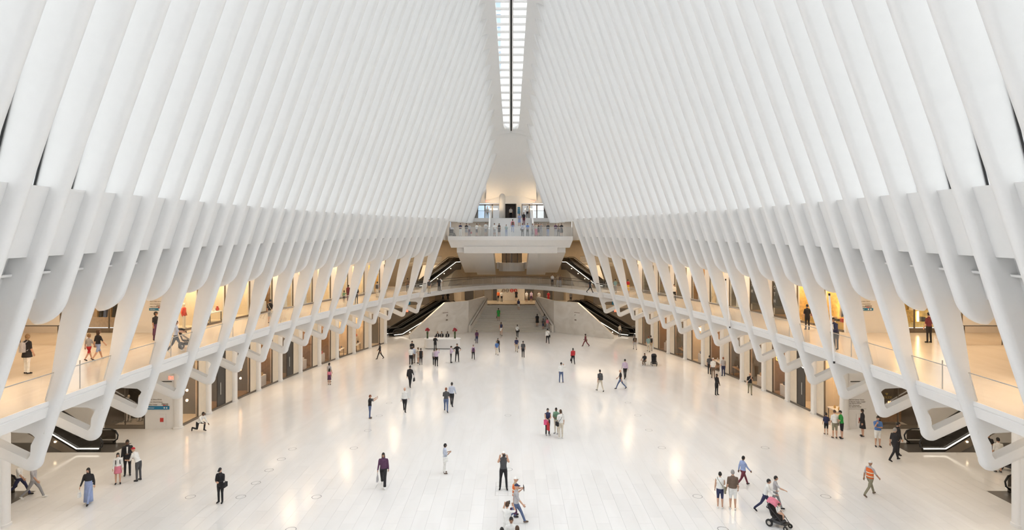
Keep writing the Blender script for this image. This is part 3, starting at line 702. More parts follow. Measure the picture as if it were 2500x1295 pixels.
# mezzanine with its railings, lift tower
MZ = 9.5
mz = MB().box(-16, 91, MZ - .45, -2.6, 98, MZ).box(2.6, 91, MZ - .45, 16, 98, MZ).box(-2.6, 93.5, MZ - .45, 2.6, 98, MZ).build('floor_mezzanine', mat('mezz_taupe', (.42, .36, .28), .5)); tag(mz, 'taupe mezzanine slab behind the stair undersides', kind='structure')
for sgn in (-1, 1):
    rr = empty('glass_railing'); tag(rr, f"glass railing of the mezzanine, {'left' if sgn < 0 else 'right'} of the lift tower", 'railing', 'glass railings of the hall')
    x0, x1 = sorted((sgn * 10.6, sgn * 15.8))
    for i in range(3): MB().box(x0 + i * 1.73, 91.05, MZ, x0 + i * 1.73 + 1.7, 91.07, MZ + 1.05).build('glass_pane', GLASSR, rr)
    MB().box(x0, 91.03, MZ + 1.05, x1, 91.09, MZ + 1.09).build('handrail', DARK, rr)
lt = empty('lift_tower', (.1, 92.2, 0)); tag(lt, 'round glass lift tower with white curved base between the stair undersides', 'lift')
arc = [(2.15 * math.sin(a), -2.0 * math.cos(a) + .6) for a in [R(-70 + 140 * i / 14) for i in range(15)]]
o = MB().prism(arc + [(2.0, 2.2), (-2.0, 2.2)], MZ - 1.25, MZ + .05).build('curved_base', WHITE2, lt); recalc(o.data)
for i in range(14):
    (xa, ya), (xb, yb) = arc[i], arc[i + 1]
    MB().add([(xa * .8, ya + .2, MZ + .05), (xb * .8, yb + .2, MZ + .05), (xb * .8, yb + .2, 12.8), (xa * .8, ya + .2, 12.8)], [(0, 1, 2, 3)]).build('glass_panel', GLASSS, lt)
    if i % 3 == 1: MB().box(xa * .8 - .05, ya + .15, MZ, xa * .8 + .05, ya + .25, 12.8).build('frame_post', DARK, lt)
MB().box(-1.5, .9, MZ, 1.5, 1.1, 12.8).build('car_back', mat('lift_tan', (.4, .32, .22), .4), lt)
MB().box(-2.35, -.4, MZ - .9, -1.95, 1, MZ + .1).build('side_pier', WHITE2, lt); MB().box(1.95, -.4, MZ - .9, 2.35, 1, MZ + .1).build('side_pier', WHITE2, lt)
# dark openings and the station sign on the landing's back wall
ow = empty('wall_landing'); tag(ow, 'back wall of the lower landing with dark openings', kind='structure')
for x0, x1, m in ((-12.5, -9.6, BROWN), (-9.4, -8.2, BEIGE), (-7.6, -6.2, SHDARK), (-6.0, -4.6, BRONZE), (-4.4, -3.2, SHGREY), (-3.0, -2.4, SHDARK), (2.3, 3.6, SHDARK), (3.7, 5.2, BRONZE), (5.3, 6.8, SHDARK), (7.0, 8.6, SHGREY), (9, 12, BEIGE)):
    MB().box(x0, 97.55, RZ, x1, 97.75, RZ + 2.4).build('opening_panel', m, ow)
MB().box(-2.3, 97.3, RZ, 2.2, 97.7, RZ + 2.4).build('sign_wall', mat('sign_wall_stone', (.68, .63, .55), .5), ow)
for i, (c, m) in enumerate((('J', BROWN), ('Z', BROWN), ('2', SRED), ('3', SRED))):
    d_ = MB().lathe([(.29, 0), (.29, .04)], 20).build('line_disc', m); d_.rotation_euler = (PI / 2, 0, 0); d_.location = (-1.25 + .62 * i + (.1 if i > 1 else 0), 97.29, RZ + 1.62)
    tag(d_, ['first dark round line sign, letter J', 'second dark round line sign, letter Z', 'red round line sign with the digit two', 'red round line sign with the digit three'][i], 'sign', 'station line discs')
    t = text(c, .45, SWHITE, d_); t.location = (0, 0, .05)

# ------------------------------------------------------------------ escalators
SMOKE = glassmat('smoke_glass', (.30, .28, .26), .06)
def escalator(base, top, w, label, group='escalators'):
    b, t = Vector(base), Vector(top); flat = Vector((t.x - b.x, t.y - b.y)); run = flat.length; rise = t.z - b.z; ang = math.atan2(flat.y, flat.x)
    e = empty('escalator', b, ang); tag(e, label, 'escalator', group)
    hw = w / 2; fl = 1.3
    prof = [(-fl, .0), (0, .0), (run, rise), (run + fl, rise)]
    low = [(-fl, -.02), (.8, -.02), (run, rise - .95), (run + fl, rise - .95)]
    o = MB().hexa([(p[0], -hw, p[1]) for p in prof] + [(p[0], -hw, p[1]) for p in low[::-1]], [(p[0], hw, p[1]) for p in prof] + [(p[0], hw, p[1]) for p in low[::-1]]).build('truss', BRONZE, e); recalc(o.data)
    n = max(4, int(rise / .2))
    sm = MB().box(-.2, -hw + .25, -.16, .2, hw - .25, .03).mesh('tread', DARK)
    for i in range(n): ob('tread', sm, e, (run * (i + .5) / n, 0, rise * (i + .5) / n + .05))
    for s in (-1, 1):
        y = s * (hw - .12)
        o = MB().hexa([(p[0], y - .04, p[1]) for p in prof] + [(p[0], y - .04, p[1] + .85) for p in prof[::-1]], [(p[0], y + .04, p[1]) for p in prof] + [(p[0], y + .04, p[1] + .85) for p in prof[::-1]]).build('balustrade', SMOKE, e); recalc(o.data)
        hp = [(-fl + .15, y, .12), (-fl - .1, y, .3), (-fl - .15, y, .55), (-fl, y, .82), (-fl + .3, y, .93), (-.1, y, .95), (.3, y, 1.0), (run - .3, y, rise + .9), (run + .1, y, rise + .95), (run + fl - .2, y, rise + .95), (run + fl + .1, y, rise + .8), (run + fl + .12, y, rise + .5), (run + fl - .1, y, rise + .2)]
        MB().tube(hp, .045, 6).build('handrail', BLACK, e, True)
        o = MB().tube([(-fl, y + s * .13, .22), (0, y + s * .13, .22), (run, y + s * .13, rise + .22), (run + fl * .8, y + s * .13, rise + .22)], .035, 5).build('light_strip', mat('strip_glow', (1, 1, .95), .3, emit=(1, .93, .8), estr=2.2), e)
        for q in range(4):
            f = .15 + .22 * q; MB().ell((run * f, y + s * .15, rise * f - .12), (.07, .05, .05), 6, 5).build('step_lamp', LAMPE, e, True)
    MB().box(-fl - .9, -hw, -.0, -fl, hw, .012).build('comb_plate', mat('plate_steel', (.20, .185, .17), .35, .6), e)
    return e
for side, sgn in (('left', -1), ('right', 1)):
    escalator((sgn * 15.2, 80.9, 0), (sgn * 9.6, 86.2, RZ), 1.45, f'lower escalator by the {side} marble wall, lane next to the wall')
    escalator((sgn * 16.4, 82.0, 0), (sgn * 10.8, 87.3, RZ), 1.45, f'lower escalator by the {side} marble wall, outer lane')
    escalator((sgn * 12.6, 83.6, Z2), (sgn * 8.9, 89.6, MZ), 1.45, f'upper escalator to the mezzanine, {side} side')
    escalator((sgn * 25.6, 35.8, 0), (sgn * 34.0, 35.8, 5.0), 1.6, f'near escalator in the cross passage beyond the steel floor plate, {side} side')
    escalator((sgn * 25.8, 28.6, 0), (sgn * 34.0, 28.6, 5.0), 1.6, f'escalator at the near corner of the cross passage, {side} side')
    for yc, q in ((35.85, 'beside the passage wall'), (28.65, 'at the near corner of the passage')):
        pl = [(sgn * 36, yc - .85), (sgn * 24.1, yc - .85), (sgn * (24.1 if sgn else 0), yc + .85), (sgn * 36, yc + .85)]
        o = MB().prism([(sgn * 36, yc - .85), (sgn * 24.3, yc - .85), (sgn * 23.6, yc + .85), (sgn * 36, yc + .85)], -.005, .004).build('floor_plate', mat('plate_steel', (.20, .185, .17), .35, .6)); recalc(o.data); tag(o, f'dark steel floor plate {q}, {side} side', kind='structure')
    area('end_lamp', (sgn * 15, 90, 12.8), 9, 9, 620, WARM); area('end_low_lamp', (sgn * 12, 82, 5.7), 6, 6, 280, WARM)
    area('landing_lamp', (sgn * 5, 94.5, Z2 - .75), 8, 3, 170, WARM)
area('end_mid_lamp', (0, 95, 12.8), 12, 3, 380, WARM)

# ------------------------------------------------------------------ people
PC = {'k': (.018, .017, .02), 'n': (.03, .035, .09), 'w': (.82, .82, .80), 'g': (.30, .30, .31), 'd': (.08, .08, .085), 'l': (.55, .60, .72), 'v': (.60, .48, .62), 'b': (.09, .20, .48), 'j': (.10, .14, .26), 't': (.48, .38, .26), 'o': (.75, .15, .03), 'r': (.50, .03, .04), 'p': (.10, .04, .09), 'm': (.15, .03, .045), 'e': (.03, .32, .06), 'i': (.70, .22, .30), 'u': (.16, .11, .08), 'y': (.75, .45, .04), 'q': (.25, .40, .42), 'c': (.66, .60, .50), 'a': (.45, .44, .46), 'x': (.30, .38, .62), 's': (.25, .23, .16), 'f': (.16, .30, .20)}
SK = {'1': (.60, .36, .25), '2': (.42, .23, .14), '3': (.17, .085, .05)}
HR = {'k': (.012, .01, .01), 'b': (.07, .035, .018), 'l': (.28, .17, .08), 'g': (.32, .31, .30), 'r': (.22, .07, .03), 'w': (.6, .59, .57)}
def cloth(c): return mat('cloth_' + c, PC[c], .8, var=.10, scale=9)
def skinm(c): return mat('skin_' + c, SK[c], .55, var=.05, scale=9)
def hairm(c): return mat('hair_' + c, HR[c], .6, var=.2, scale=25)
EYEM = mat('eye_dark', (.02, .015, .012), .3); LIPM = mat('lip', (.35, .12, .10), .5)
def hand_mb(curl):
    """right-angled frame: x along the hand, y to the thumb side, z out of the back of the hand"""
    mb = MB(); mb.loft([[(x, w * a, h * b) for a, b in ((-1, -.6), (-.6, -1), (.6, -1), (1, -.6), (1, .6), (.6, 1), (-.6, 1), (-1, .6))] for x, w, h in ((-.01, .026, .018), (.03, .038, .016), (.075, .042, .014), (.09, .038, .01))])
    for j, (y, L) in enumerate(((.031, .072), (.0105, .080), (-.0105, .075), (-.031, .058))):
        p = Vector((.08, y, 0)); a = 0; pts = [p.copy()]; 
        for q, fr in enumerate((.45, .30, .25)):
            a += curl * (1.0 if q else .6); p = p + Vector((math.cos(a), 0, -math.sin(a))) * L * fr; pts.append(p.copy())
        mb.tube(pts, [.0105, .0098, .009, .0065], 5)
    pts = [Vector((.015, .025, -.004)), Vector((.045, .052, -.012 - .02 * curl)), Vector((.07, .058, -.02 - .035 * curl)), Vector((.088, .056, -.028 - .045 * curl))]
    mb.tube(pts, [.013, .0115, .0105, .007], 5)
    return mb
HANDS = {False: hand_mb(.35), True: hand_mb(1.0)}
def head_mb():
    mb = MB(); nu, nv = 16, 12; mb.ell((0, 0, 0), (.098, .076, .122), nu, nv)
    vs = []
    for x, y, z in mb.v:
        if z < -.03: t = min(1, (-.03 - z) / .09); y *= 1 - .25 * t; x = x * (1 - .12 * t) + .012 * t      # jaw and chin
        if x > .06 and abs(y) < .022 and -.045 < z < .03: x += .022 * (1 - abs(y) / .03) * (1 if z < -.01 else .4)   # nose
        if x > .06 and .018 < abs(y) < .05 and -.005 < z < .03: x -= .008       # eye sockets
        vs.append((x, y, z))
    mb.v = vs; mb.m = []
    for f in mb.f:
        c = sum((Vector(mb.v[i]) for i in f), Vector()) / len(f)
        m = 0
        if c.x > .05 and .022 < abs(c.y) < .05 and -.004 < c.z < .03: m = 4
        if c.x > .05 and abs(c.y) < .026 and -.085 < c.z < -.055: m = 5
        mb.m.append(m)
    for s in (-1, 1): mb.ell((.0, s * .078, -.005), (.018, .010, .032), 6, 5)
    return mb
HEAD = head_mb()
PENDING = []
def ringpts(c, a, b, n=10, ax=None, ay=None):
    ax = ax or Vector((1, 0, 0)); ay = ay or Vector((0, 1, 0))
    return [Vector(c) + ax * (a * math.cos(2 * PI * i / n)) + ay * (b * math.sin(2 * PI * i / n)) for i in range(n)]
ARMS = {'down': (4, 9, 14, 10), 'phone': (18, 8, 98, 30), 'phone2': (10, 8, 85, 45), 'up': (72, 18, 118, 12), 'upfar': (78, 10, 45, 10), 'hips': (-18, 42, 85, 55), 'cross': (18, 6, 95, 72), 'fwd': (24, 8, 10, 0), 'back': (-22, 8, 12, 0), 'rail': (30, 14, 45, 20), 'push': (28, 10, 55, 0), 'head': (70, 45, 135, 20), 'chin': (30, 5, 138, 25), 'point': (55, 35, 25, 0), 'bag': (6, 14, 60, 10), 'lap': (14, 12, 60, 70), 'wave': (60, 10, 105, 0), 'knee': (40, 10, 30, 10), 'hold': (16, 8, 70, 15)}
LEGS = {'stand': ((1, 2), (-1, 2)), 'walk': ((24, 6), (-20, 16)), 'walk2': ((-20, 18), (24, 5)), 'stride': ((30, 8), (-26, 20)), 'wide': ((2, 1), (-2, 1)), 'crouch': ((100, 128), (95, 130)), 'kneel': ((85, 95), (-5, 92)), 'step': ((32, 40), (-6, 4)), 'sit': ((80, 80), (84, 78))}
def person(loc, face, h, label, top='k', bot='k', pose='stand', arms=('down', 'down'), sleeve='short', leg='long', skin='1', hair='short', hc='k', shoe='k', lean=0, fat=1., skirt=None, hp=0, hy=0, hold=None, child=False, slot='none', curl=False, extra=()):
    S = h / 1.75; hs = 1.28 if child else 1.0
    V_ = lambda *a: Vector(a)
    segs = []   # (p0, p1, r0, r1, region)
    mb = MB()
    pel = V_(0, 0, .93); cl, sl_ = math.cos(R(lean)), math.sin(R(lean))
    def tor(p): p = Vector(p) - pel; return pel + Vector((p.x * cl + p.z * sl_, p.y, -p.x * sl_ + p.z * cl))
    loose = 1.06 if slot == 'suit' else 1.0
    T = [(.80, .085, .11), (.88, .115, .160), (.95, .122, .170), (1.06, .108, .150), (1.16, .112, .157), (1.28, .124, .178), (1.37, .112, .186), (1.435, .085, .150), (1.475, .062, .075), (1.53, .054, .054), (1.60, .05, .05)]
    rings = []
    for z, a, b in T:
        f = (fat if z < 1.44 else 1) * (loose if z < 1.44 else 1)
        c = tor((0, 0, z)); ax = tor((1, 0, z)) - c
        rings.append(ringpts(c, a * f, b * f, 12, ax.normalized()))
    mb.loft(rings)
    segs += [(tor((0, 0, .74)), tor((0, 0, .93)), .13, .15, 'bottom'), (tor((0, 0, .97)), tor((0, 0, 1.36)), .15, .17, 'top'), (tor((0, .12, 1.40)), tor((0, -.12, 1.40)), .08, .08, 'top'), (tor((0, 0, 1.50)), tor((0, 0, 1.62)), .055, .055, 'neck')]
    lg = LEGS[pose]; feet = []
    tw = {'long': 1.0, 'wide': 1.3}.get(leg, 1.0)
    for s, (hipa, knee) in zip((1, -1), lg):
        ab = .10 if pose == 'wide' else .025
        hip = pel + V_(0, s * .088, -.03)
        d1 = V_(math.sin(R(hipa)), s * ab, -math.cos(R(hipa))).normalized(); kn = hip + d1 * .43
        a2 = R(hipa - knee); d2 = V_(math.sin(a2), s * ab * .6, -math.cos(a2)).normalized(); an = kn + d2 * .42
        fwd = V_(1, s * .18, 0).normalized()
        pit = max(-1.0, min(.0, a2 * .8)) if pose not in ('crouch', 'kneel', 'sit') else (a2 * .3 if pose != 'kneel' else min(0, a2 * .9))
        fd = V_(fwd.x * math.cos(pit), fwd.y, math.sin(pit)).normalized()
        up = fd.cross(V_(0, 1, 0)).normalized() * -1 if False else V_(0, 1, 0).cross(fd).normalized() * -1
        thick = fat * (1.05 if leg in ('long', 'wide') else 1.0)
        mb.tube([hip + d1 * -.05, hip + d1 * .10, hip + d1 * .25, kn, kn + d2 * .10, kn + d2 * .25, an], [.088 * thick, .092 * thick, .078 * thick, .060 * tw, .060 * tw, (.055 if leg in ('long', 'wide') else .046) * tw, (.052 if leg in ('long', 'wide') else .036) * tw * (1.15 if leg == 'wide' else 1)], 9)
        upv = V_(0, 0, 1)
        h0 = an - fd * .06 + V_(0, 0, -.055); h1 = an + fd * .17 + V_(0, 0, -.062)
        mb.tube([h0, an + fd * .02 + V_(0, 0, -.045), an + fd * .11 + V_(0, 0, -.055), h1], [.036, .045, .043, .026], 8)
        feet += [h0, h1]
        segs += [(hip, kn, .09, .06, 'thigh'), (kn, an, .06, .045, 'shin'), (h0, h1, .045, .04, 'foot'), (an + V_(0, 0, -.03), an + V_(0, 0, -.06), .04, .04, 'foot')]
    hnd = []
    sw = {'walk': (-16, 18), 'walk2': (18, -16), 'stride': (-22, 24)}.get(pose, (0, 0))
    for s, an_, swg in zip((1, -1), arms, sw):
        f, a, e, i = ARMS[an_] if isinstance(an_, str) else an_
        if an_ == 'down': f += swg
        f += lean * .0
        sh = tor((0, s * .172 * (fat ** .5), 1.388))
        f, a, e, i = R(f), R(a), R(e), R(i)
        d = V_(math.sin(f) * math.cos(a), s * math.sin(a), -math.cos(f) * math.cos(a))
        b0 = V_(math.cos(f), 0, math.sin(f)); b = b0 * math.cos(i) + V_(0, -s, 0) * math.sin(i); b = (b - d * b.dot(d)).normalized()
        el = sh + d * .285; fa = (d * math.cos(e) + b * math.sin(e)).normalized(); wr = el + fa * .25
        fw = 1.12 if sleeve == 'long' else 1.0
        mb.tube([sh + d * -.062, sh + d * -.045, sh + d * -.015, sh + d * .06, el + d * -.06, el + fa * .03, el + fa * .12, wr], [.018, .042 * fat ** .5, .058 * fat ** .5, .058 * fw * fat ** .5, .047 * fw, .043 * fw, .041 * fw, .030 * fw], 8)
        segs += [(sh + d * .03, el, .058, .045, 'uarm'), (el, wr, .045, .032, 'farm')]
        hnd.append((wr, fa, b, s))
    dz = -min(p.z for p in feet) + .036
    if pose == 'kneel': dz = -min(min(p.z for p in feet) - .0, kn.z - .05)
    # raw body -> voxel remesh later
    vs = [(Vector(v) + V_(0, 0, dz)) * S for v in mb.v]
    d0 = me('person', vs, mb.f); recalc(d0)
    o = ob('person', d0, None, loc, R(face)); tag(o, label, 'person')
    rm = o.modifiers.new('r', 'REMESH'); rm.mode = 'VOXEL'; rm.voxel_size = (.021 if loc[1] < 48 else .028) * max(.7, S); rm.use_smooth_shade = True
    # head and hands, joined into the body mesh afterwards
    ex = MB(); nk = tor((0, 0, 1.53)); hd = tor((0.015, 0, 1.53)) + V_(.012, 0, .105 * hs)
    Mh = Matrix.Translation(hd) @ Matrix.Rotation(R(hy), 4, 'Z') @ Matrix.Rotation(R(hp), 4, 'Y') @ Matrix.Scale(hs, 4)
    for m_ in (0,): pass
    n0 = len(ex.v); ex.v += [tuple(Mh @ Vector(v)) for v in HEAD.v]; ex.f += HEAD.f; ex.m += HEAD.m + [0] * (len(HEAD.f) - len(HEAD.m))
    for wr, fa, b, s in hnd:
        z = (b * -1); z = (z - fa * z.dot(fa)).normalized() if (z - fa * z.dot(fa)).length > .01 else V_(0, 0, 1)
        side = V_(0, -s, 0); yv = side - fa * side.dot(fa)
        if yv.length < .3: yv = V_(1, 0, 0) - fa * fa.x
        yv = yv.normalized()
        zz_ = fa.cross(yv) 
        if zz_.y * s < 0 and abs(fa.z) > .5: zz_ = -zz_
        # thumb forward (+x) and palm to the body when hanging
        if fa.z < -.6: yv = (V_(1, 0, 0) - fa * fa.x).normalized(); zz_ = V_(0, s, 0); zz_ = (zz_ - fa * zz_.dot(fa)).normalized()
        Mx = Matrix((fa, yv, zz_)).transposed().to_4x4(); Mx.translation = wr - fa * .01
        H = HANDS[bool(curl)]; k = len(ex.v)
        ex.v += [tuple(Mx @ Vector(v)) for v in H.v]; ex.f += [tuple(j + k for j in f_) for f_ in H.f]; ex.m += [0] * len(H.f)
    ex.v = [tuple((Vector(v) + V_(0, 0, dz)) * S) for v in ex.v]
    reg = {'top': 1, 'bottom': 2, 'neck': 0, 'uarm': {'none': 0}.get(sleeve, 1), 'farm': 1 if sleeve == 'long' else 0, 'thigh': 2 if leg != 'bare' else 0, 'shin': 2 if leg in ('long', 'wide', 'capri') else 0, 'foot': 3}
    PENDING.append((o, ex, [((a + V_(0, 0, dz)) * S, (b + V_(0, 0, dz)) * S, r0 * S, r1 * S, reg[g]) for a, b, r0, r1, g in segs], [skinm(skin), cloth(top), cloth(bot), cloth(shoe), EYEM, LIPM]))
    # hair / hats
    X = lambda m_: setattr(m_, 'v', [tuple((Mh @ Vector(v) + V_(0, 0, dz)) * S) for v in m_.v]) or m_
    if hair != 'bald':
        src = MB().ell((-.006, 0, .008), (.104, .083, .124), 16, 12); hm = MB()
        keep = []
        for f in src.f:
            c = sum((Vector(src.v[i]) for i in f), Vector()) / len(f)
            if hair in ('cap', 'helmet'): ok = c.z > .035
            elif hair == 'hood': ok = not (c.x > .045 and -.11 < c.z < .055 and abs(c.y) < .06)
            else: ok = (c.z > .055) or (c.x < .03 and c.z > (-.05 if hair != 'long' else -.1)) or (hair in ('long', 'afro') and c.x < .055 and c.z > -.1 and abs(c.y) > .055)
            if ok: keep.append(f)
        hm.add(src.v, keep)
        hcol = cloth(hc) if hair in ('cap', 'helmet', 'hood') else hairm(hc)
        if hair in ('cap', 'helmet'):
            hm.loft([[(.06 + .09 * f_, .075 * (1 - .3 * f_) * q, .045 - .012 * f_ + dz_) for q in (-1, -.5, 0, .5, 1)] + [(.06 + .09 * f_, .07 * (1 - .3 * f_) * q, .035 - .012 * f_ + dz_) for q in (1, 0, -1)] for f_ in (0, 1) for dz_ in (0,)])
        if hair == 'long': hm.loft([[(-.055 + (.02 if k else 0) - .035 * math.cos(t), .082 * w_ * math.sin(t), z_) for t in [PI * 2 * i / 10 for i in range(10)]] for k, (z_, w_) in enumerate(((.03, .9), (-.08, 1.1), (-.18, 1.15), (-.28, .8)))])
        if hair == 'tail': hm.tube([(-.09, 0, .05), (-.15, 0, .03), (-.16, 0, -.08), (-.14, 0, -.18)], [.03, .035, .03, .012], 7)
        if hair == 'bun': hm.ell((-.1, 0, .07), (.045, .045, .045), 8, 6)
        if hair == 'afro':
            hm.ell((-.02, 0, .03), (.125, .12, .135), 12, 9); hm.f = [f for f in hm.f if not (sum(hm.v[i][0] for i in f) / len(f) > .045 and sum(hm.v[i][2] for i in f) / len(f) < .06)]; hm.m = [0] * len(hm.f)
        ch = X(hm).build({'cap': 'cap', 'helmet': 'helmet', 'hood': 'headscarf'}.get(hair, 'hair'), hcol, o, True)
    if skirt:
        col, zt, zb, fl = skirt; rg = []
        for q in range(7):
            f_ = q / 6; z = zt + (zb - zt) * f_; a = .118 + fl * f_; b = .165 + fl * .9 * f_
            c = V_(0, 0, z)
            rg.append([(Vector((c.x + (a * fat * (1 + .05 * math.sin(i * 2.4 + q) * f_)) * math.cos(2 * PI * i / 18), (b * fat * (1 + .05 * math.sin(i * 3.1) * f_)) * math.sin(2 * PI * i / 18), z)) + V_(0, 0, dz)) * S for i in range(18)])
        MB().loft(rg).build('skirt', cloth(col), o, True)
    for xk in extra:
        if xk[0] == 'vest':
            rg = [[(Vector(p) + V_(0, 0, dz)) * S for p in ringpts(tor((0, 0, z)), a * 1.12 * fat, b * 1.1 * fat, 14, (tor((1, 0, z)) - tor((0, 0, z))).normalized())] for z, a, b in ((.92, .122, .170), (1.06, .114, .155), (1.28, .126, .180), (1.38, .112, .172), (1.42, .09, .12))]
            v = MB().loft(rg).build('safety_vest', cloth('o'), o, True)
            for z in (1.0, 1.18):
                rg = [[(Vector(p) + V_(0, 0, dz)) * S for p in ringpts(tor((0, 0, zq)), .122 * 1.16 * fat, .172 * 1.13 * fat, 14)] for zq in (z, z + .045)]
                MB().loft(rg, cap=False).build('reflective_band', mat('reflective', (.75, .76, .6), .4), v, True)
        if xk[0] == 'tie': MB().hexa([(Vector(p) + V_(0, 0, dz)) * S for p in (tor((.135 * fat, -.02, 1.05)), tor((.135 * fat, .02, 1.05)), tor((.145 * fat, .02, 1.05)), tor((.145 * fat, -.02, 1.05)))], [(Vector(p) + V_(0, 0, dz)) * S for p in (tor((.10, -.035, 1.42)), tor((.10, .035, 1.42)), tor((.13, .035, 1.40)), tor((.13, -.035, 1.40)))]).build('shirt_front', cloth('w'), o)
    # carried things (top-level)
    Mo = Matrix.Translation(Vector(loc)) @ Matrix.Rotation(R(face), 4, 'Z')
    W3 = lambda p: Mo @ ((Vector(p) + V_(0, 0, dz)) * S)
    for it in (hold or ()):
        kind, c, lab = it[:3]
        if kind in ('handL', 'handR'):
            wr, fa, b, s = hnd[0 if kind == 'handL' else 1]; p = W3(wr + fa * .10); w_ = it[3] if len(it) > 3 else .3; hh = it[4] if len(it) > 4 else .28
            e = empty('hand_bag', (p.x, p.y, p.z - .16 * S - hh * S), R(face)); tag(e, lab, 'bag')
            o2 = MB().hexa([(-w_ / 2 * S, -.05 * S, 0), (w_ / 2 * S, -.05 * S, 0), (w_ / 2 * S, .05 * S, 0), (-w_ / 2 * S, .05 * S, 0)], [(-w_ * .42 * S, -.03 * S, hh * S), (w_ * .42 * S, -.03 * S, hh * S), (w_ * .42 * S, .03 * S, hh * S), (-w_ * .42 * S, .03 * S, hh * S)]).build('bag_body', cloth(c), e)
            MB().tube([(-.08 * S, 0, hh * S - .01), (-.05 * S, 0, (hh + .12) * S), (.0, 0, (hh + .16) * S), (.05 * S, 0, (hh + .12) * S), (.08 * S, 0, hh * S - .01)], .009, 5).build('handle', cloth(c), e)
        elif kind in ('hipL', 'hipR'):
            s = 1 if kind == 'hipL' else -1
            p = W3((-.02, s * .24 * fat, .86)); e = empty('shoulder_bag', p, R(face)); tag(e, lab, 'bag')
            MB().box(-.15 * S, -.05 * S, -.1 * S, .15 * S, .05 * S, .14 * S).build('bag_body', cloth(c), e)
            q = [W3(v) - p for v in ((.08, s * .2 * fat, 1.0), (.15 * fat, s * .05, 1.22), (.09, -s * .13, 1.46), (-.06, -s * .13, 1.46), (-.15 * fat, s * .05, 1.22), (-.1, s * .2 * fat, 1.0))]
            inv = Matrix.Rotation(-R(face), 3, 'Z'); MB().tube([inv @ v for v in q], .012, 5).build('strap', cloth(c), e)
        elif kind == 'pack':
            p = W3(tor((-.20 * fat ** .6, 0, 1.18))); e = empty('backpack', p, R(face)); tag(e, lab, 'bag')
            MB().loft([[(x * S, y * S, z * S) for x, y in ((.06, -.14), (.06, .14), (-.05, .13), (-.09, .08), (-.09, -.08), (-.05, -.13))] for z in (-.22, .1)] + [[(x * .8 * S, y * .8 * S, .22 * S) for x, y in ((.06, -.14), (.06, .14), (-.05, .13), (-.09, .08), (-.09, -.08), (-.05, -.13))]]).build('bag_body', cloth(c), e)
            for s in (-1, 1): MB().tube([(.05 * S, s * .1 * S, .18 * S), (.16 * S, s * .1 * S, .27 * S), (.32 * S, s * .1 * S, .14 * S), (.32 * S, s * .11 * S, -.02 * S), (.1 * S, s * .14 * S, -.16 * S)], .018, 5).build('strap', cloth(c), e)
        elif kind == 'phone':
            wr, fa, b, s = hnd[c_] if False else hnd[1]; p = W3(wr + fa * .11 + b * .02); e = empty('phone', p, R(face)); tag(e, lab, 'phone')
            MB().box(-.006, -.038, -.02, .006, .038, .13).build('case', BLACK, e); MB().box(-.008, -.034, -.01, -.0062, .034, .12).build('screen', mat('phone_screen', (.2, .25, .3), .2), e)
        elif kind == 'cam':
            wr, fa, b, s = hnd[1]; w2 = hnd[0][0]; p = W3((wr + w2) / 2 + fa * .10); e = empty('camera_body', p, R(face)); tag(e, lab, 'camera')
            MB().box(-.03, -.07, -.045, .03, .07, .045).build('body_case', BLACK, e); MB().tube([(.03, 0, 0), (.13, 0, 0)], .038, 10).build('lens', BLACK, e, True)
        elif kind == 'board':
            wr, fa, b, s = hnd[1]; p = W3(wr + fa * .12); e = empty('tablet', p, R(face)); tag(e, lab, 'tablet')
            MB().box(-.012, -.13, -.1, .012, .13, .1).build('case', BLACK, e); MB().box(.0125, -.09, -.07, .014, .09, .07).build('screen', SWHITE, e)
    return o
def finish_people():
    dg = bpy.context.evaluated_depsgraph_get()
    for o, ex, segs, ms in PENDING:
        nm = bpy.data.meshes.new_from_object(o.evaluated_get(dg)); n = len(nm.vertices)
        co = np.empty(n * 3); nm.vertices.foreach_get('co', co); co = co.reshape(-1, 3)
        nf = len(nm.polygons); lv = np.empty(len(nm.loops), np.int32); nm.loops.foreach_get('vertex_index', lv)
        lt = np.empty(nf, np.int32); nm.polygons.foreach_get('loop_total', lt); ls = np.empty(nf, np.int32); nm.polygons.foreach_get('loop_start', ls)
        cen = np.add.reduceat(co[lv], ls, axis=0) / lt[:, None]
        best = np.full(nf, 1e9); mi = np.zeros(nf, int)
        for a, b, r0, r1, g in segs:
            a = np.array(a); b = np.array(b); d = b - a; t = np.clip(((cen - a) @ d) / max(1e-9, d @ d), 0, 1)
            q = np.linalg.norm(cen - (a + t[:, None] * d), axis=1) / (r0 + (r1 - r0) * t)
            k = q < best; best[k] = q[k]; mi[k] = g
        d = bpy.data.meshes.new('person'); ev = np.array(ex.v); el_ = np.array([i for f in ex.f for i in f], np.int32) + n; et = np.array([len(f) for f in ex.f], np.int32)
        allv = np.vstack([co, ev]); alll = np.concatenate([lv, el_]).astype(np.int32); allt = np.concatenate([lt, et]).astype(np.int32); alls = np.concatenate([[0], np.cumsum(allt)[:-1]]).astype(np.int32)
        d.vertices.add(len(allv)); d.vertices.foreach_set('co', allv.ravel()); d.loops.add(len(alll)); d.loops.foreach_set('vertex_index', alll)
        d.polygons.add(len(allt)); d.polygons.foreach_set('loop_start', alls); d.polygons.foreach_set('loop_total', allt)
        for m in ms: d.materials.append(m)
        d.polygons.foreach_set('material_index', np.concatenate([mi, np.array(ex.m)]).astype(np.int32)); d.polygons.foreach_set('use_smooth', np.ones(len(allt), bool)); d.update(calc_edges=True); d.validate()
        old = o.data; o.modifiers.clear(); o.data = d; bpy.data.meshes.remove(old); bpy.data.meshes.remove(nm)

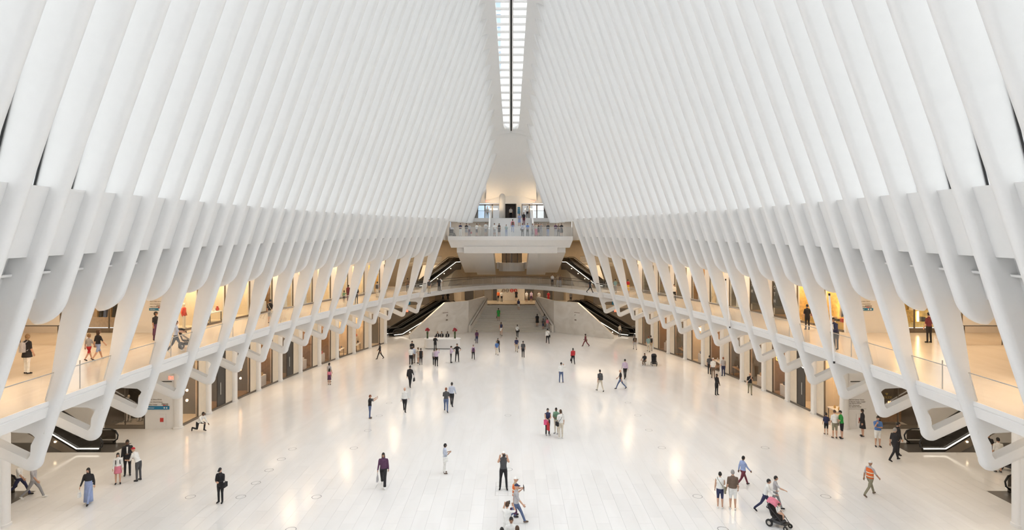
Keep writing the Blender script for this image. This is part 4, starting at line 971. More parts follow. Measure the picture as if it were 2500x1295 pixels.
LV = {'f': 0., 'w': Z2, 'r': RZ, 'B': BZ, 'L': LZ, 'm': MZ}
def spot(x, y, lev, D=None):
    if lev == 's':                       # on the marble stair
        f = 0.
        for i in range(200):
            f = i / 200
            if 600 + (EYE - RZ * f) * 1450 / (D_a + (D_b - D_a) * f) <= y: break
        n = int(f * 20); D = D_a + (D_b - D_a) * (n + .55) / 20; z = RZ * (n + 1) / 20
        return Vector(((x - 1248) / 1450 * D, D, z))
    if lev == 'u':                       # on the upper stair
        n = max(0, min(14, int((D - (82.3 - 15 * .29)) / .29))); return Vector(((x - 1248) / 1450 * D, 82.3 - 15 * .29 + (n + .5) * .29, BZ + (n + 1) * (LZ - BZ) / 15))
    z = LV[lev]
    if D is None: D = (EYE - z) * 1450 / (y - 600)
    return Vector(((x - 1248) / 1450 * D, D, z))

# ------------------------------------------------------------------ reception desk, flowers
dk_ = empty('reception_desk', (px(1080, 70.5), 70.5, 0)); tag(dk_, 'white rounded reception desk with a dark shadow gap', 'desk')
def stadium(hw, hd, r, n=8):
    pts = []
    for cx, cy, a0 in ((hw - r, hd - r, 0), (-hw + r, hd - r, 90), (-hw + r, -hd + r, 180), (hw - r, -hd + r, 270)):
        for i in range(n + 1): t = R(a0 + 90 * i / n); pts.append((cx + r * math.cos(t), cy + r * math.sin(t)))
    return pts
o = MB().prism(stadium(2.1, .62, .6), .07, 1.12).build('body', WHITE2, dk_); smooth_by_angle(o.data, 40)
o = MB().prism(stadium(2.18, .7, .66), 1.12, 1.18).build('counter_top', SWHITE, dk_); smooth_by_angle(o.data, 40)
MB().prism(stadium(2.0, .52, .5), 0, .07).build('plinth', DARK, dk_)
FRED = mat('flower_red', (.35, .015, .03), .6, var=.3, scale=12); STEM = mat('flower_stem', (.06, .09, .03), .6)
for i, x in enumerate((1043.5, 1110.5)):
    v = empty('flower_vase', (px(x, 70.4), 70.45, 1.18)); tag(v, f"dark vase of red flowers on the {'left' if i == 0 else 'right'} end of the reception desk", 'vase', 'vases on the reception desk')
    MB().lathe([(.10, 0), (.09, .4), (.13, .75), (.12, .76)], 12).build('vase', STEM, v, True)
    random.seed(i)
    for q in range(11):
        a = q * 2.4; r = .05 + .02 * q; c = (r * math.cos(a), r * math.sin(a), 1.15 - .0025 * q * q + random.uniform(-.04, .04))
        MB().ell(c, (.1, .1, .09), 7, 5).build('flower_head', FRED, v, True)
        MB().tube([(0, 0, .6), c], .012, 4).build('stem', STEM, v)

# ------------------------------------------------------------------ strollers
def stroller(p, face, canopy, label, baby=None):
    e = empty('stroller', p, R(face)); tag(e, label, 'stroller')
    fr = mat('stroller_frame', (.04, .04, .045), .4, .3)
    for s in (-1, 1):
        MB().tube([(-.35, s * .25, .98), (-.2, s * .25, .75), (.15, s * .25, .45), (.42, s * .22, .16)], .016, 6).build('side_tube', fr, e)
        MB().tube([(.1, s * .25, .5), (-.25, s * .27, .16)], .016, 6).build('rear_tube', fr, e)
        w = MB().tube([(-.25, s * .30 - .025, .16), (-.25, s * .30 + .025, .16)], .16, 18).build('rear_wheel', BLACK, e); MB().tube([(-.25, s * .30 - .03, .16), (-.25, s * .30 + .03, .16)], .08, 12).build('hub', STEEL, w)
        w = MB().tube([(.42, s * .22 - .02, .1), (.42, s * .22 + .02, .1)], .1, 14).build('front_wheel', BLACK, e); MB().tube([(.42, s * .22 - .025, .1), (.42, s * .22 + .025, .1)], .04, 8).build('hub', STEEL, w)
    MB().tube([(-.35, -.25, .98), (-.40, -.2, 1.02), (-.40, .2, 1.02), (-.35, .25, .98)], .02, 6).build('push_bar', BLACK, e)
    MB().hexa([(-.18, -.22, .42), (.18, -.22, .36), (.18, .22, .36), (-.18, .22, .42)], [(-.2, -.22, .48), (.18, -.22, .42), (.18, .22, .42), (-.2, .22, .48)]).build('seat', cloth('k'), e)
    MB().hexa([(-.22, -.22, .45), (-.16, -.22, .45), (-.16, .22, .45), (-.22, .22, .45)], [(-.38, -.22, .9), (-.32, -.22, .92), (-.32, .22, .92), (-.38, .22, .9)]).build('seat_back', cloth('k'), e)
    MB().box(-.25, -.2, .18, .25, .2, .3).build('basket', cloth('d'), e); MB().box(.2, -.2, .2, .42, .2, .24).build('foot_rest', BLACK, e)
    rg = [[(-.33 + rr * math.cos(R(a)), .26 * math.cos(u), .78 + rr * math.sin(R(a)) * (.6 + .4 * math.sin(u)) ) for u in [PI * q / 8 for q in range(9)]] for a in (100, 75, 50, 25) for rr in (.38,)]
    mb = MB(); k = 9; vs = [v for r_ in rg for v in r_]; mb.add(vs, [(i * k + j, i * k + j + 1, (i + 1) * k + j + 1, (i + 1) * k + j) for i in range(3) for j in range(8)])
    o = mb.build('canopy', cloth(canopy), e, True); sm = o.modifiers.new('t', 'SOLIDIFY'); sm.thickness = .015
    return e
sp_ = spot(1900, 1286, 'f'); stroller(sp_, -50, 'i', 'pink canopied stroller pushed by the person in a white shirt')
person(sp_ + Vector((.02, -.02, .34)), -50, .78, 'toddler sitting in the pink stroller', 'w', 'i', pose='sit', child=True, arms=('hold', 'hold'), leg='bare', skin='1', hc='b')
stroller(spot(1597, 893, 'f'), -100, 'k', 'empty black stroller standing on the hall floor by the toddler')
stroller(spot(2468, 1150, 'f'), 20, 'f', 'black and green stroller behind the nearest right rib')
stroller(spot(455, 850, 'w'), 30, 'k', 'black stroller on the left gallery')
stroller(spot(1105, 574, 'B', 77.9), -60, 'a', 'grey stroller at the end of the balcony')
b_ = spot(1326, 1063, 'f'); e = empty('shopping_bag', b_ + Vector((.18, -.18, .72)), 0); tag(e, 'pink paper shopping bag beside the red one', 'bag')
MB().box(-.15, -.06, 0, .15, .06, .32).build('bag_body', mat('bag_pink', (.85, .12, .3), .5), e); MB().tube([(-.07, 0, .32), (-.05, 0, .44), (.05, 0, .44), (.07, 0, .32)], .008, 5).build('handle', SWHITE, e)

# ------------------------------------------------------------------ floor rings, hatch
rg = MB(); n = 28
for i in range(n):
    a, b = 2 * PI * i / n, 2 * PI * (i + 1) / n
    rg.add([(r * math.cos(t), r * math.sin(t), .002) for r, t in ((.235, a), (.235, b), (.205, b), (.205, a))], [(0, 1, 2, 3)])
rgm = rg.mesh('floor_ring', mat('ring_grey', (.25, .25, .26), .5))
for x, y in ((588, 1214), (465, 1214), (625, 1180), (657, 1149), (687, 1122), (714, 1097), (773, 1214), (864, 1095), (898, 1052), (926, 1016), (950, 985), (710, 1294), (1240, 1015), (1241, 1147), (1616, 1094), (1584, 1051), (1557, 1015), (1533, 984), (1703, 1213), (1868, 1094), (2016, 1213), (1765, 1293)):
    p = spot(x, y, 'f'); ob('floor_ring', rgm, fl, (p.x, p.y, .001))
h0 = spot(1209, 1211, 'f'); h1 = spot(1268, 1178, 'f'); hb = MB()
for a in (0, .33, .66, 1): y = h0.y + (h1.y - h0.y) * a; hb.box(h0.x, y - .012, .001, h0.x + 1.0, y + .012, .003)
for x in (h0.x, h0.x + .62, h0.x + 1.0): hb.box(x - .012, h0.y, .001, x + .012, h1.y, .003)
hb.build('floor_hatch', JOINT, fl)

# ------------------------------------------------------------------ passage signs and windows
def wsign(name, lab, x0, x1, z0, z1, y, m, cat='sign', t=.03):
    x0, x1 = sorted((x0, x1)); o = MB().box(x0, y - t, z0, x1, y, z1).build(name, m); return tag(o, lab, cat)
YW = 39.48
for side, sgn in (('left', -1), ('right', 1)):
    q = lambda x: x * sgn
    # blue band with two pictograms and lines of lettering, both levels
    for lev, zb, xa, xb, hb_, ts in (('lower', 1.3, 22.72, 24.2, .22, .125), ('upper', 7.88, 23.05, 24.05, .16, .10)):
        if not (side == 'right' and lev == 'lower'):
            s_ = wsign('direction_sign', f'blue band of the {lev} direction sign, {side} passage wall', q(xa), q(xb), zb, zb + hb_, YW, SBLUE)
            w0, w1 = sorted((q(xa), q(xb)))
            t = text('Elevator', ts, SWHITE, s_, align='LEFT'); face_text(t, (w0 + .08, YW - .036, zb + hb_ / 2), (0, -1, 0))
            for dx in (.16, .32):
                t = MB().lathe([(.05, 0), (.05, .008)], 12).build('pictogram', SWHITE, s_); t.rotation_euler = (PI / 2, 0, 0); t.location = (w1 - dx, YW - .031, zb + hb_ / 2)
            for row in range(2):
                for k_ in range(5 - row):
                    d_ = MB().lathe([(.035, 0), (.035, .008)], 10).build('line_dot', SRED if (row and k_ > 1) else INK, s_); d_.rotation_euler = (PI / 2, 0, 0); d_.location = (w1 - .12 - .09 * k_, YW - .006, zb + hb_ + .05 + .09 * (1 - row))
            for row, tx_ in enumerate(('Fulton Center', 'Exit to Church Street', 'Exit to Fulton Street')):
                t = text(tx_, ts * .9, INK, s_, align='LEFT'); face_text(t, (w0 + .04, YW - .006, zb + hb_ + .10 + .17 * row), (0, -1, 0))
        else:
            s_ = wsign('wall_lettering', 'brown exit directory lettering on the right passage wall', q(22.45), q(23.6), 1.32, 1.335, YW, INK, t=.006)
            for row, (tx_, zt_) in enumerate((('Exit to Liberty Street', 1.95), ('4 World Trade Center', 1.8), ('via Liberty Street', 1.70), ('9/11 Memorial', 1.57), ('via Liberty Street', 1.47))):
                t = text(tx_, .115, INK, s_, align='LEFT'); face_text(t, (22.47, YW - .006, zt_), (0, -1, 0))
    wsign('fire_cabinet', f'flush wall cabinet with a red fire symbol, {side} passage wall', q(22.95), q(23.45), .2, 1.0, YW, WHITE2, 'cabinet', .015)
    wsign('fire_sign', f'small red fire extinguisher plate on the {side} passage wall', q(23.1), q(23.32), .48, .74, YW - .02, SRED)
    wsign('air_slot', f'dark ventilation slot high on the {side} passage wall', q(22.55), q(23.3), 3.12, 3.18, YW, DARK, 'vent', .012)
    # shop front facing down the hall, lower level
    w = empty(f'window_{wn}', (q(25.7), 39.5, 0)); wn += 1; tag(w, f'dark shop window in the cross passage, {side} side, lower level', kind='structure')
    MB().box(-1.3, -.02, .0, 1.3, .08, .25).build('sill', BRONZE, w); MB().box(-1.3, 0, .25, 1.3, .02, 3.6).build('pane', GLASSS, w); MB().box(-1.3, 0, 3.6, 1.3, .2, 5.7).build('head_panel', BROWN, w)
    MB().box(-1.3, 2.4, 0, 1.3, 2.5, 5.7).build('back_wall', SHDARK if sgn < 0 else SHGREY, w)
    for xx in (-1.34, 1.28): MB().box(xx, .1, 0, xx + .06, 2.5, 5.7).build('side_wall', SHGREY, w)
    for xx in (-1.32, 0, 1.28): MB().box(xx, -.03, 0, xx + .05, .06, 3.7).build('frame_post', BRONZE, w)
    area('shop_lamp', (q(25.7), 40.6, 5.0), 1.5, 1.5, 60, (1, .72, .42))
    if sgn < 0:
        sg = empty('shop_sign', (q(25.9), 39.46, .5)); tag(sg, 'dim lettering on the dark shop window in the left passage', 'sign'); t = text('john varvatos', .24, mat('dim_letter', (.10, .09, .08), .4), sg); t.rotation_euler = (PI / 2, 0, 0)
        for i in range(2):
            m_ = mannequin((q(25.2) - .75 * i, 40.3, .3), -PI / 2, MATS['goods_black'], MATS['goods_white']); tag(m_, f"mannequin in white trousers in the dark left passage window, {'nearer the sign wall' if i == 0 else 'farther from the sign wall'}", 'mannequin')
            sc_ = wsign('screen', f"small lit screen above the {'first' if i == 0 else 'second'} mannequin in the left passage window", q(25.2) - .75 * i - .15, q(25.2) - .75 * i + .15, 2.6, 2.85, 40.2, mat('screen_glow', (.6, .7, .9), .4, emit=(.6, .75, 1), estr=2), 'screen')
    else:
        sg = empty('shop_sign', (q(24.95), 39.46, 2.1)); tag(sg, 'gold crown and lettering on the brown shop fascia in the right passage', 'sign')
        GL = mat('dim_gold', (.45, .34, .12), .4, .5); t = text('ROLEX', .22, GL, sg); t.rotation_euler = (PI / 2, 0, 0)
        for i in range(5):
            a = R(50 + 20 * i); MB().tube([(0, 0, .16), (.13 * math.cos(a), 0, .16 + .13 * math.sin(a))], .011, 5).ell((.13 * math.cos(a), 0, .16 + .13 * math.sin(a)), (.018, .01, .018), 6, 5).build('crown_point', GL, sg)
        s2 = empty('shop_sign', (q(25.2), 39.485, 1.75)); tag(s2, 'two bright orange letters in the right passage shop window', 'sign'); t = text('BN', .24, mat('letter_orange', (1, .6, .3), .5, emit=(1, .5, .2), estr=3), s2); t.rotation_euler = (PI / 2, 0, 0)
        m_ = MB().box(q(25.0), 40.2, .25, q(26.4), 40.9, 1.1).build('display_case', WOOD); tag(m_, 'wooden display case in the right passage window', 'display')
    # upper level display window
    w = empty(f'window_{wn}', (q(27.6), 39.5, Z2)); wn += 1; tag(w, f'shop window in the cross passage, {side} side, upper level', kind='structure')
    MB().box(-2.4, 0, .0, 2.4, .1, .3).build('sill', BRONZE, w); MB().box(-2.4, .03, .3, 2.4, .05, 4.2).build('pane', GLASS, w); MB().box(-2.4, 2.6, 0, 2.4, 2.7, 4.4).build('back_wall', WOOD if sgn < 0 else SHGOLD, w)
    for xx in (-2.42, -.8, .8, 2.37): MB().box(xx, -.01, 0, xx + .06, .08, 4.2).build('frame_post', BRONZE, w)
    area('shop_lamp', (q(27.6), 40.8, Z2 + 4), 3, 1.5, 110, (1, .72, .40))
    if sgn < 0:
        m_ = mannequin((q(26.1), 40.0, Z2 + .03), -PI / 2, MATS['goods_black'], MATS['goods_black']); m_.scale = (1.25, 1.25, 1.25); tag(m_, 'large mannequin in a dark suit in the upper left passage window', 'mannequin')
        MB().hexa([(.10, -.05, 1.0), (.10, .05, 1.0), (.14, .05, 1.0), (.14, -.05, 1.0)], [(.08, -.07, 1.44), (.08, .07, 1.44), (.14, .07, 1.42), (.14, -.07, 1.42)]).build('shirt_front', MATS['goods_white'], m_)
        for i in range(5):
            g_ = MB().hexa([(q(27.2) - .3 * i - .1, 40.6, Z2 + .9), (q(27.2) - .3 * i + .1, 40.6, Z2 + .9), (q(27.2) - .3 * i + .1, 41.0, Z2 + .9), (q(27.2) - .3 * i - .1, 41.0, Z2 + .9)], [(q(27.2) - .3 * i - .05, 40.7, Z2 + 2), (q(27.2) - .3 * i + .05, 40.7, Z2 + 2), (q(27.2) - .3 * i + .05, 40.9, Z2 + 2), (q(27.2) - .3 * i - .05, 40.9, Z2 + 2)]).build('hanging_coat', GOODC[(2, 3, 5, 2, 3)[i]]); tag(g_, f"{['black', 'tan', 'blue', 'charcoal', 'brown'][i]} coat hanging {ORD[i]} from the mannequin in the upper left window", 'coat', 'coats in the upper left window')
    else:
        e = empty('display_shelf', (q(27.6), 41.6, Z2)); tag(e, 'gold lit shelves of bags in the upper right passage window', 'display')
        for z in (.4, 1.2, 2.0): MB().box(-2.2, 0, z, 2.2, .5, z + .06).build('shelf_board', MATS['goods_gold'], e)
        for i in range(12): MB().box(-2 + .36 * i, .1, .46 + .8 * (i % 3), -1.75 + .36 * i, .4, .46 + .8 * (i % 3) + .3).build('goods_item', GOODC[i % 7], e)
        for xx in (-1.6, -.2, 1.2): MB().tube([(xx, .45, .4), (xx, .45, 3.0)], .05, 6).build('light_tube', LAMPE, e)
    # balustrade round the escalator well
    rr = empty('glass_railing'); tag(rr, f'glass balustrade round the escalator well in the cross passage, {side} side', 'railing', 'glass railings of the hall')
    pts = [(26.4, 37.0), (26.4, 34.6), (35.5, 34.6)]
    pts = [(27.2, 35.6), (26.2, 34.2), (35.5, 33.6)] if False else pts
    MB().box(min(q(26.4), q(35.5)), 34.58, Z2, max(q(26.4), q(35.5)), 34.6, Z2 + 1.1).build('glass_pane', GLASSS, rr); MB().box(min(q(26.4), q(26.42)), 34.6, Z2, max(q(26.4), q(26.42)), 37, Z2 + 1.1).build('glass_pane', GLASSS, rr)
    MB().tube([(q(26.4), 37, Z2 + 1.12), (q(26.4), 34.6, Z2 + 1.12), (q(35.5), 34.6, Z2 + 1.12)], .03, 6).build('handrail', DARK, rr)
    for xx in (26.4, 28.6, 30.8): MB().tube([(q(xx), 34.6, Z2), (q(xx), 34.6, Z2 + 1.1)], .025, 6).build('post', DARK, rr)
# EXIT sign near the left passage corner, shop letters on the right
ex = empty('exit_sign', (-22.45, 39.42, 3.4)); tag(ex, 'red EXIT sign under the left gallery', 'sign'); MB().box(-.3, 0, -.17, .3, .05, .17).build('housing', SWHITE, ex); t = text('EXIT', .3, EXITR, ex); t.rotation_euler = (PI / 2, 0, 0); t.location = (0, -.01, 0)
def bay_letters(side, k, f, z, s_, size, m, lab):
    sgn = -1 if side == 'left' else 1; d = dk(k) + PITCH * f; d2 = d + .1
    n = Vector((-sgn * (1), (xshop(d2) - xshop(d)) / .1 * -1 * -1, 0)); tv = Vector((sgn * (xshop(d2) - xshop(d)), .1, 0)).normalized(); n = Vector((-sgn * tv.y, sgn * tv.x, 0)) if True else n
    if n.x * sgn > 0: n = -n
    e = empty('shop_sign', (sgn * xshop(d) + n.x * .08, d + n.y * .08, z)); tag(e, lab, 'sign')
    up = Vector((0, 0, 1)); x = up.cross(n).normalized(); t = text(s_, size, m, e); M = Matrix((x, up, n)).transposed().to_4x4(); t.matrix_basis = M
LG = mat('letter_gold', (.9, .65, .15), .3, emit=(1, .68, .12), estr=1.6); LW = mat('letter_white', (1, .97, .9), .4, emit=(1, .95, .85), estr=2.5)
bay_letters('right', 8, .35, 3.1, 'LIN', .62, LG, 'large gold letters above the third ground level shop on the right side')
bay_letters('right', 7, .35, 3.2, 'CN', .55, LW, 'short pair of white glowing letters over the second right side shop')
bay_letters('right', 12, .2, 3.6, 'AHNKS', .5, LW, 'white glowing letters over a far right side shop')
bay_letters('left', 12, .5, 3.6, 'THE WHITE', .36, LW, 'glowing white letters above a far left side shop')
# posters on the dark upper right shops
for k, s_ in ((8, 'ROTH'), (9, 'ATH')):
    d = dk(k) + 2.1; X_ = xshop(d) + .12
    pb = MB().hexa([(xshop(dk(k) + .2) + .1, dk(k) + .2, Z2 + .7), (xshop(dk(k) + 2.6) + .1, dk(k) + 2.6, Z2 + .7), (xshop(dk(k) + 2.6) + .14, dk(k) + 2.6, Z2 + .7), (xshop(dk(k) + .2) + .14, dk(k) + .2, Z2 + .7)], [(xshop(dk(k) + .2) + .1, dk(k) + .2, Z2 + 3.5), (xshop(dk(k) + 2.6) + .1, dk(k) + 2.6, Z2 + 3.5), (xshop(dk(k) + 2.6) + .14, dk(k) + 2.6, Z2 + 3.5), (xshop(dk(k) + .2) + .14, dk(k) + .2, Z2 + 3.5)]).build('shop_hoarding', SHDARK); recalc(pb.data); tag(pb, f"dark hoarding with a column of {'four' if len(s_) == 4 else 'three'} white letters, upper right shop", 'sign')
    for i, c in enumerate(s_):
        t = text(c, .42, SWHITE, pb); n = Vector((-1, -.12, 0)).normalized(); up = Vector((0, 0, 1)); x = up.cross(n).normalized(); M = Matrix((x, up, n)).transposed().to_4x4(); M.translation = Vector((X_ - .06, d, Z2 + 2.9 - .55 * i)); t.matrix_world = M
for side, sgn in (('left', -1), ('right', 1)):
    for j, x in enumerate((17.6, 15.3)):
        b_ = MB().box(min(sgn * x, sgn * (x + .9)), 90.1, 2.2, max(sgn * x, sgn * (x + .9)), 90.16, 3.9).build('blue_board', SBLUE); tag(b_, f"{'wider' if j == 0 else 'nearer'} blue information board on the dark wall by the {side} escalators", 'sign')
    e = empty('exit_lamp', (sgn * 14.5, 82.4, 3.0)); MB().box(-.2, 0, 0, .2, .06, .3).build('panel', EXITR, e); MB().tube([(0, .03, .3), (0, .03, 2.8)], .015, 5).build('rod', STEEL, e); tag(e, f'small red exit light hanging by the {side} escalators', 'sign')
# tower seen through the skylight
tw_ = empty('office_tower', (-26, 210, 0)); tag(tw_, 'pale blue office tower seen through the skylight', 'building')
MB().box(-22, 0, 0, 22.3, 20, 112).build('tower_body', mat('tower_glass', (.42, .55, .72), .3), tw_)
for i in range(14): MB().box(-22, -.3, 50 + i * 4.4, 22.5, 0, 50.9 + i * 4.4).build('floor_band', mat('tower_band', (.7, .76, .82), .5), tw_)
# slim white tubes leaning between ribs of the right gallery (stage lamps)
for k, lab in ((4, 'near'), (8, 'farther')):
    a = Vector((xrail(dk(k)) - .6, dk(k) - .9, Z2 + 3.2)); b = Vector((xrail(dk(k)) - .15, dk(k) - .55, Z2 - .5))
    e = empty('lamp_tube', b); tag(e, f'slim white lamp tube leaning by a rib of the right gallery, the {lab} one', 'lamp'); MB().tube([(0, 0, 0), a - b], .05, 8).build('tube', SWHITE, e); MB().tube([(0, 0, -.08), (a - b) * .01], .055, 8).build('end_cap', BLACK, e); MB().tube([(a - b) * .98, (a - b) * 1.01], .055, 8).build('end_cap', BLACK, e)

# ------------------------------------------------------------------ who stands where
def P(x, y, hp_, face, label, top='k', bot='k', lev='f', D=None, hm=None, **kw):
    p = spot(x, y, lev, D); h = hp_ * p.y / 1450
    if hm: h = hm
    elif not kw.get('child') and kw.get('pose') not in ('crouch', 'kneel'): h = max(1.55, min(1.86, h))
    return person(p, face, h, label, top, bot, **kw)
N = 'down'
# --- hall floor, far to near
P(1068.5, 840, 34, -90, 'blond clerk in black behind the white reception desk', 'k', 'k', D=72.3, hair='long', hc='l', arms=('phone2', 'phone2'), sleeve='long', slot='suit', extra=[('tie',)])
P(1078.5, 840, 34, -90, 'clerk in a dark suit, middle of three behind the reception desk', 'k', 'k', D=72.3, arms=('phone2', 'phone2'), sleeve='long', slot='suit', extra=[('tie',)], skin='2')
P(1092.5, 840, 34, -90, 'clerk in a dark suit behind the desk beside the second flower vase', 'k', 'k', D=72.3, arms=('phone2', N), sleeve='long', slot='suit', extra=[('tie',)], skin='3')
P(1062.5, 856, 35, 90, 'person in a black suit leaning at the front of the reception desk', 'k', 'k', D=69.0, sleeve='long', slot='suit', arms=('rail', 'rail'))
P(1006, 876, 42, -70, 'person in a black shirt looking down behind a small group', 'k', 'k', arms=('phone', 'phone'), hp=25)
P(1003, 891.5, 43, 95, 'person in a white blouse and black trousers with long dark hair', 'w', 'k', hair='long', arms=('phone2', N))
P(1010, 888, 41, 130, 'person in a light blue shirt and brown trousers in a group', 'l', 'u', sleeve='long')
P(1021, 888, 38, -140, 'person in a tan dress with brown hair facing the group', 'c', 'c', leg='bare', skirt=('c', 1.05, .62, .03), hair='long', hc='b', arms=('cross', 'cross'))
P(1027.5, 892, 40, 110, 'person in a sleeveless dark dress at the edge of the group', 'k', 'k', hair='bun', sleeve='none', leg='capri')
P(1060, 892.5, 38, 80, 'person in a pale grey shirt half hidden by a lavender shirt', 'a', 'k', sleeve='long')
P(1065.5, 895.5, 43, 85, 'person in a lavender shirt with one hand raised holding a phone', 'v', 'k', sleeve='long', arms=(N, 'wave'), hair='short', hc='b')
P(1101, 886.5, 40, 10, 'person in a pink lavender shirt reading a phone', 'v', 'd', sleeve='long', arms=('phone', 'phone'), hp=30)
P(1116, 884, 45, -90, 'bearded person in black with hands on hips', 'k', 'k', pose='wide', arms=('hips', 'hips'))
P(1155.5, 878.5, 35, 100, 'person in a pale top with a dark jacket tied at the waist, walking away', 'v', 'k', pose='walk', hair='cap', hc='d', hold=[('pack', 'p', 'dark pack carried low by the person in a pale top')])
P(1164, 839, 31, -85, 'person in a dark purple shirt carrying a bag near the stair', 'p', 'n', hold=[('handR', 'd', 'dark bag in the hand of the person in purple')], skin='2')
P(1223.5, 820.5, 33, 90, 'person in a white skirt and dark top walking to the stair', 'n', 'w', leg='bare', hair='long', hc='b', sleeve='none', skirt=('w', 1.02, .62, .02), pose='walk')
P(1263, 824.5, 31, 85, 'person in a white top and black trousers with a hip bag', 'w', 'k', pose='walk', hold=[('hipR', 'k', 'black bag at the hip of the person in a white top')], skin='3', hair='tail')
P(1215.5, 860, 34, -75, 'person in dark clothes with long hair striding towards the camera', 'k', 'k', pose='stride', hair='long', sleeve='long')
P(1213, 868, 34, 95, 'person in a bright blue tee and khaki trousers', 'b', 'c', pose='walk', hc='l')
P(1261, 860.5, 35.5, 90, 'person in a navy tee and tan trousers carrying a dark bag', 'n', 't', pose='walk', hold=[('handR', 'n', 'dark blue shopper in the hand of the person in navy', .22, .34)])
P(1277, 873.5, 39, 80, 'person in a charcoal tee and slim black trousers', 'd', 'k')
P(1337, 840, 37, 95, 'person in a white shirt and black trousers with a bag strap across the back', 'w', 'k', sleeve='long', pose='walk', hold=[('hipR', 'k', 'black satchel of the person in a white shirt by the stair')])
P(1429.5, 847, 31.5, 150, 'person in a maroon wide suit with a tan bag', 'm', 'm', pose='stride', leg='wide', skin='3', hair='bun', hold=[('hipR', 't', 'tan bag of the person in maroon')], sleeve='long')
P(1399, 890, 39, 95, 'person in a red blouse and black trousers with long curly hair', 'r', 'k', hair='long', sleeve='long', fat=1.08, pose='walk', hold=[('handL', 'k', 'black handbag of the person in a red blouse')])
P(1370, 935, 48, 80, 'person in a white shirt and blue jeans touching the head', 'w', 'j', sleeve='long', pose='wide', arms=(N, 'head'), shoe='n')
P(1465, 957, 53, 110, 'person in khaki trousers with a big dark backpack', 'd', 'c', pose='walk', hold=[('pack', 'd', 'big dark grey backpack of the person in khaki trousers')])
P(1515, 951, 48, 165, 'bald person in a black tee and jeans walking left', 'k', 'j', pose='stride', hair='bald')
P(1526, 926, 48, 90, 'person in a grey lavender shirt and black trousers', 'v', 'k', sleeve='long', pose='walk2')
P(1574, 892, 30, -120, 'person in black crouching beside a toddler', 'k', 'u', pose='crouch', arms=('knee', 'knee'), skin='2', hm=1.65)
P(1569, 893, 13, -60, 'toddler in a white shirt beside the crouching person', 'w', 'k', child=True, arms=('fwd', 'fwd'), leg='short')
P(1550, 855, 35, 90, 'person in a black tee and grey jeans by the far escalator', 'k', 'a', pose='walk', hold=[('pack', 'u', 'brown pack of the person in a black tee by the escalator')])
P(1583, 860, 38, 80, 'person in a teal shirt and khaki trousers near the shop columns', 'q', 'c', pose='walk', hc='r')
P(1589, 858, 37, 85, 'person with a black backpack close behind the teal shirt', 'g', 't', hold=[('pack', 'k', 'black backpack next to the shop columns')])
P(1001, 946.5, 52.5, 85, 'person in a dark suit walking away with a black briefcase', 'k', 'k', sleeve='long', slot='suit', pose='walk', hold=[('handR', 'k', 'black briefcase of the person in a dark suit', .36, .26)])
P(903, 1022.5, 56, 15, 'person in a black tee and jeans holding up a phone', 'k', 'j', arms=('upfar', 'upfar'), hc='r', fat=1.12, shoe='u', hold=[('phone', 0, 'phone held up by the person in a black tee')])
P(988, 1007, 59, 90, 'bald person in a white shirt and black trousers', 'w', 'k', sleeve='long', pose='walk', hair='bald', fat=1.05)
P(1103, 993, 58, 85, 'person in a light blue shirt and black trousers walking away', 'l', 'k', sleeve='long', pose='walk', skin='3')
P(1089, 1007, 59, 95, 'red haired person in a grey tee and jeans', 'd', 'j', pose='walk', hc='r', hair='short', arms=('hold', 'bag'))
P(1337, 1063.5, 64, -70, 'person in a purple top and dark trousers with two shopping bags', 'n', 'k', arms=('phone2', 'hold'), leg='long', shoe='g', sleeve='none', hold=[('handR', 'r', 'red shopping bag with white print', .34, .5)])
P(1369, 1071, 68, 110, 'person in a white tee and pale capri trousers with a crossbody bag', 'w', 'c', leg='capri', hair='long', hc='b', shoe='w', fat=1.08, arms=('phone2', N), hold=[('hipL', 'k', 'black crossbody bag of the person in a white tee')])
P(1358, 1060, 62, -120, 'person in a green tee half hidden behind a white tee', 'f', 'c', leg='capri', skin='3', fat=1.0, arms=('phone2', 'phone2'), shoe='g')
P(1229, 1196, 95, -88, 'person in a dark vest and black leggings aiming a camera upwards', 'd', 'k', pose='wide', sleeve='none', arms=('up', 'up'), hair='cap', hc='w', hp=-20, hold=[('cam', 'k', 'camera held up by the person in black leggings')])
P(1258, 1262, 94, 5, 'worker in an orange vest and white helmet holding a tablet', 't', 'j', hair='helmet', hc='w', arms=('phone', 'phone'), skin='1', extra=[('vest',)], hold=[('board', 'k', 'black framed tablet held by the worker')])
P(1260, 1281, 100, 0, 'person in a grey tee, navy cap and jeans with a purple bag', 'a', 'j', pose='stride', hair='cap', hc='n', shoe='u', hold=[('handL', 'p', 'purple bag carried by the person in a navy cap', .34, .26)])
P(1238, 1336, 106, 70, 'person in a white tee photographing, cut by the lower edge', 'w', 'w', arms=('up', 'up'), hc='b', hold=[('cam', 'k', 'black camera held by the person in a white tee')])
P(1248, 1377, 111, -85, 'person in a white shirt facing the camera at the lower edge', 'w', 'd', sleeve='long', skin='2')
P(1225, 1402, 112, -80, 'dark haired person at the lower edge, only the head in view', 'm', 'k', hc='k', hair='long', hm=1.68)
P(1263, 1399, 111, 100, 'brown haired person at the lower edge, only the head in view', 'u', 'k', hc='b', hair='long', hm=1.68)
P(1758, 1242, 86, 70, 'person in a white sleeveless blouse and navy capri trousers', 'w', 'n', sleeve='none', leg='short', shoe='w', arms=(N, 'phone'), hold=[('hipR', 's', 'patterned crossbody bag of the person in a white blouse')])
P(1789, 1244.5, 93, 80, 'grey haired person in a brown tee and white shorts', 'u', 'w', leg='short', hc='g', shoe='w', fat=1.1)
P(1814, 1188, 73, 15, 'person in a denim shirt and maroon trousers walking right', 'x', 'm', sleeve='long', pose='stride', skin='3', fat=1.1)
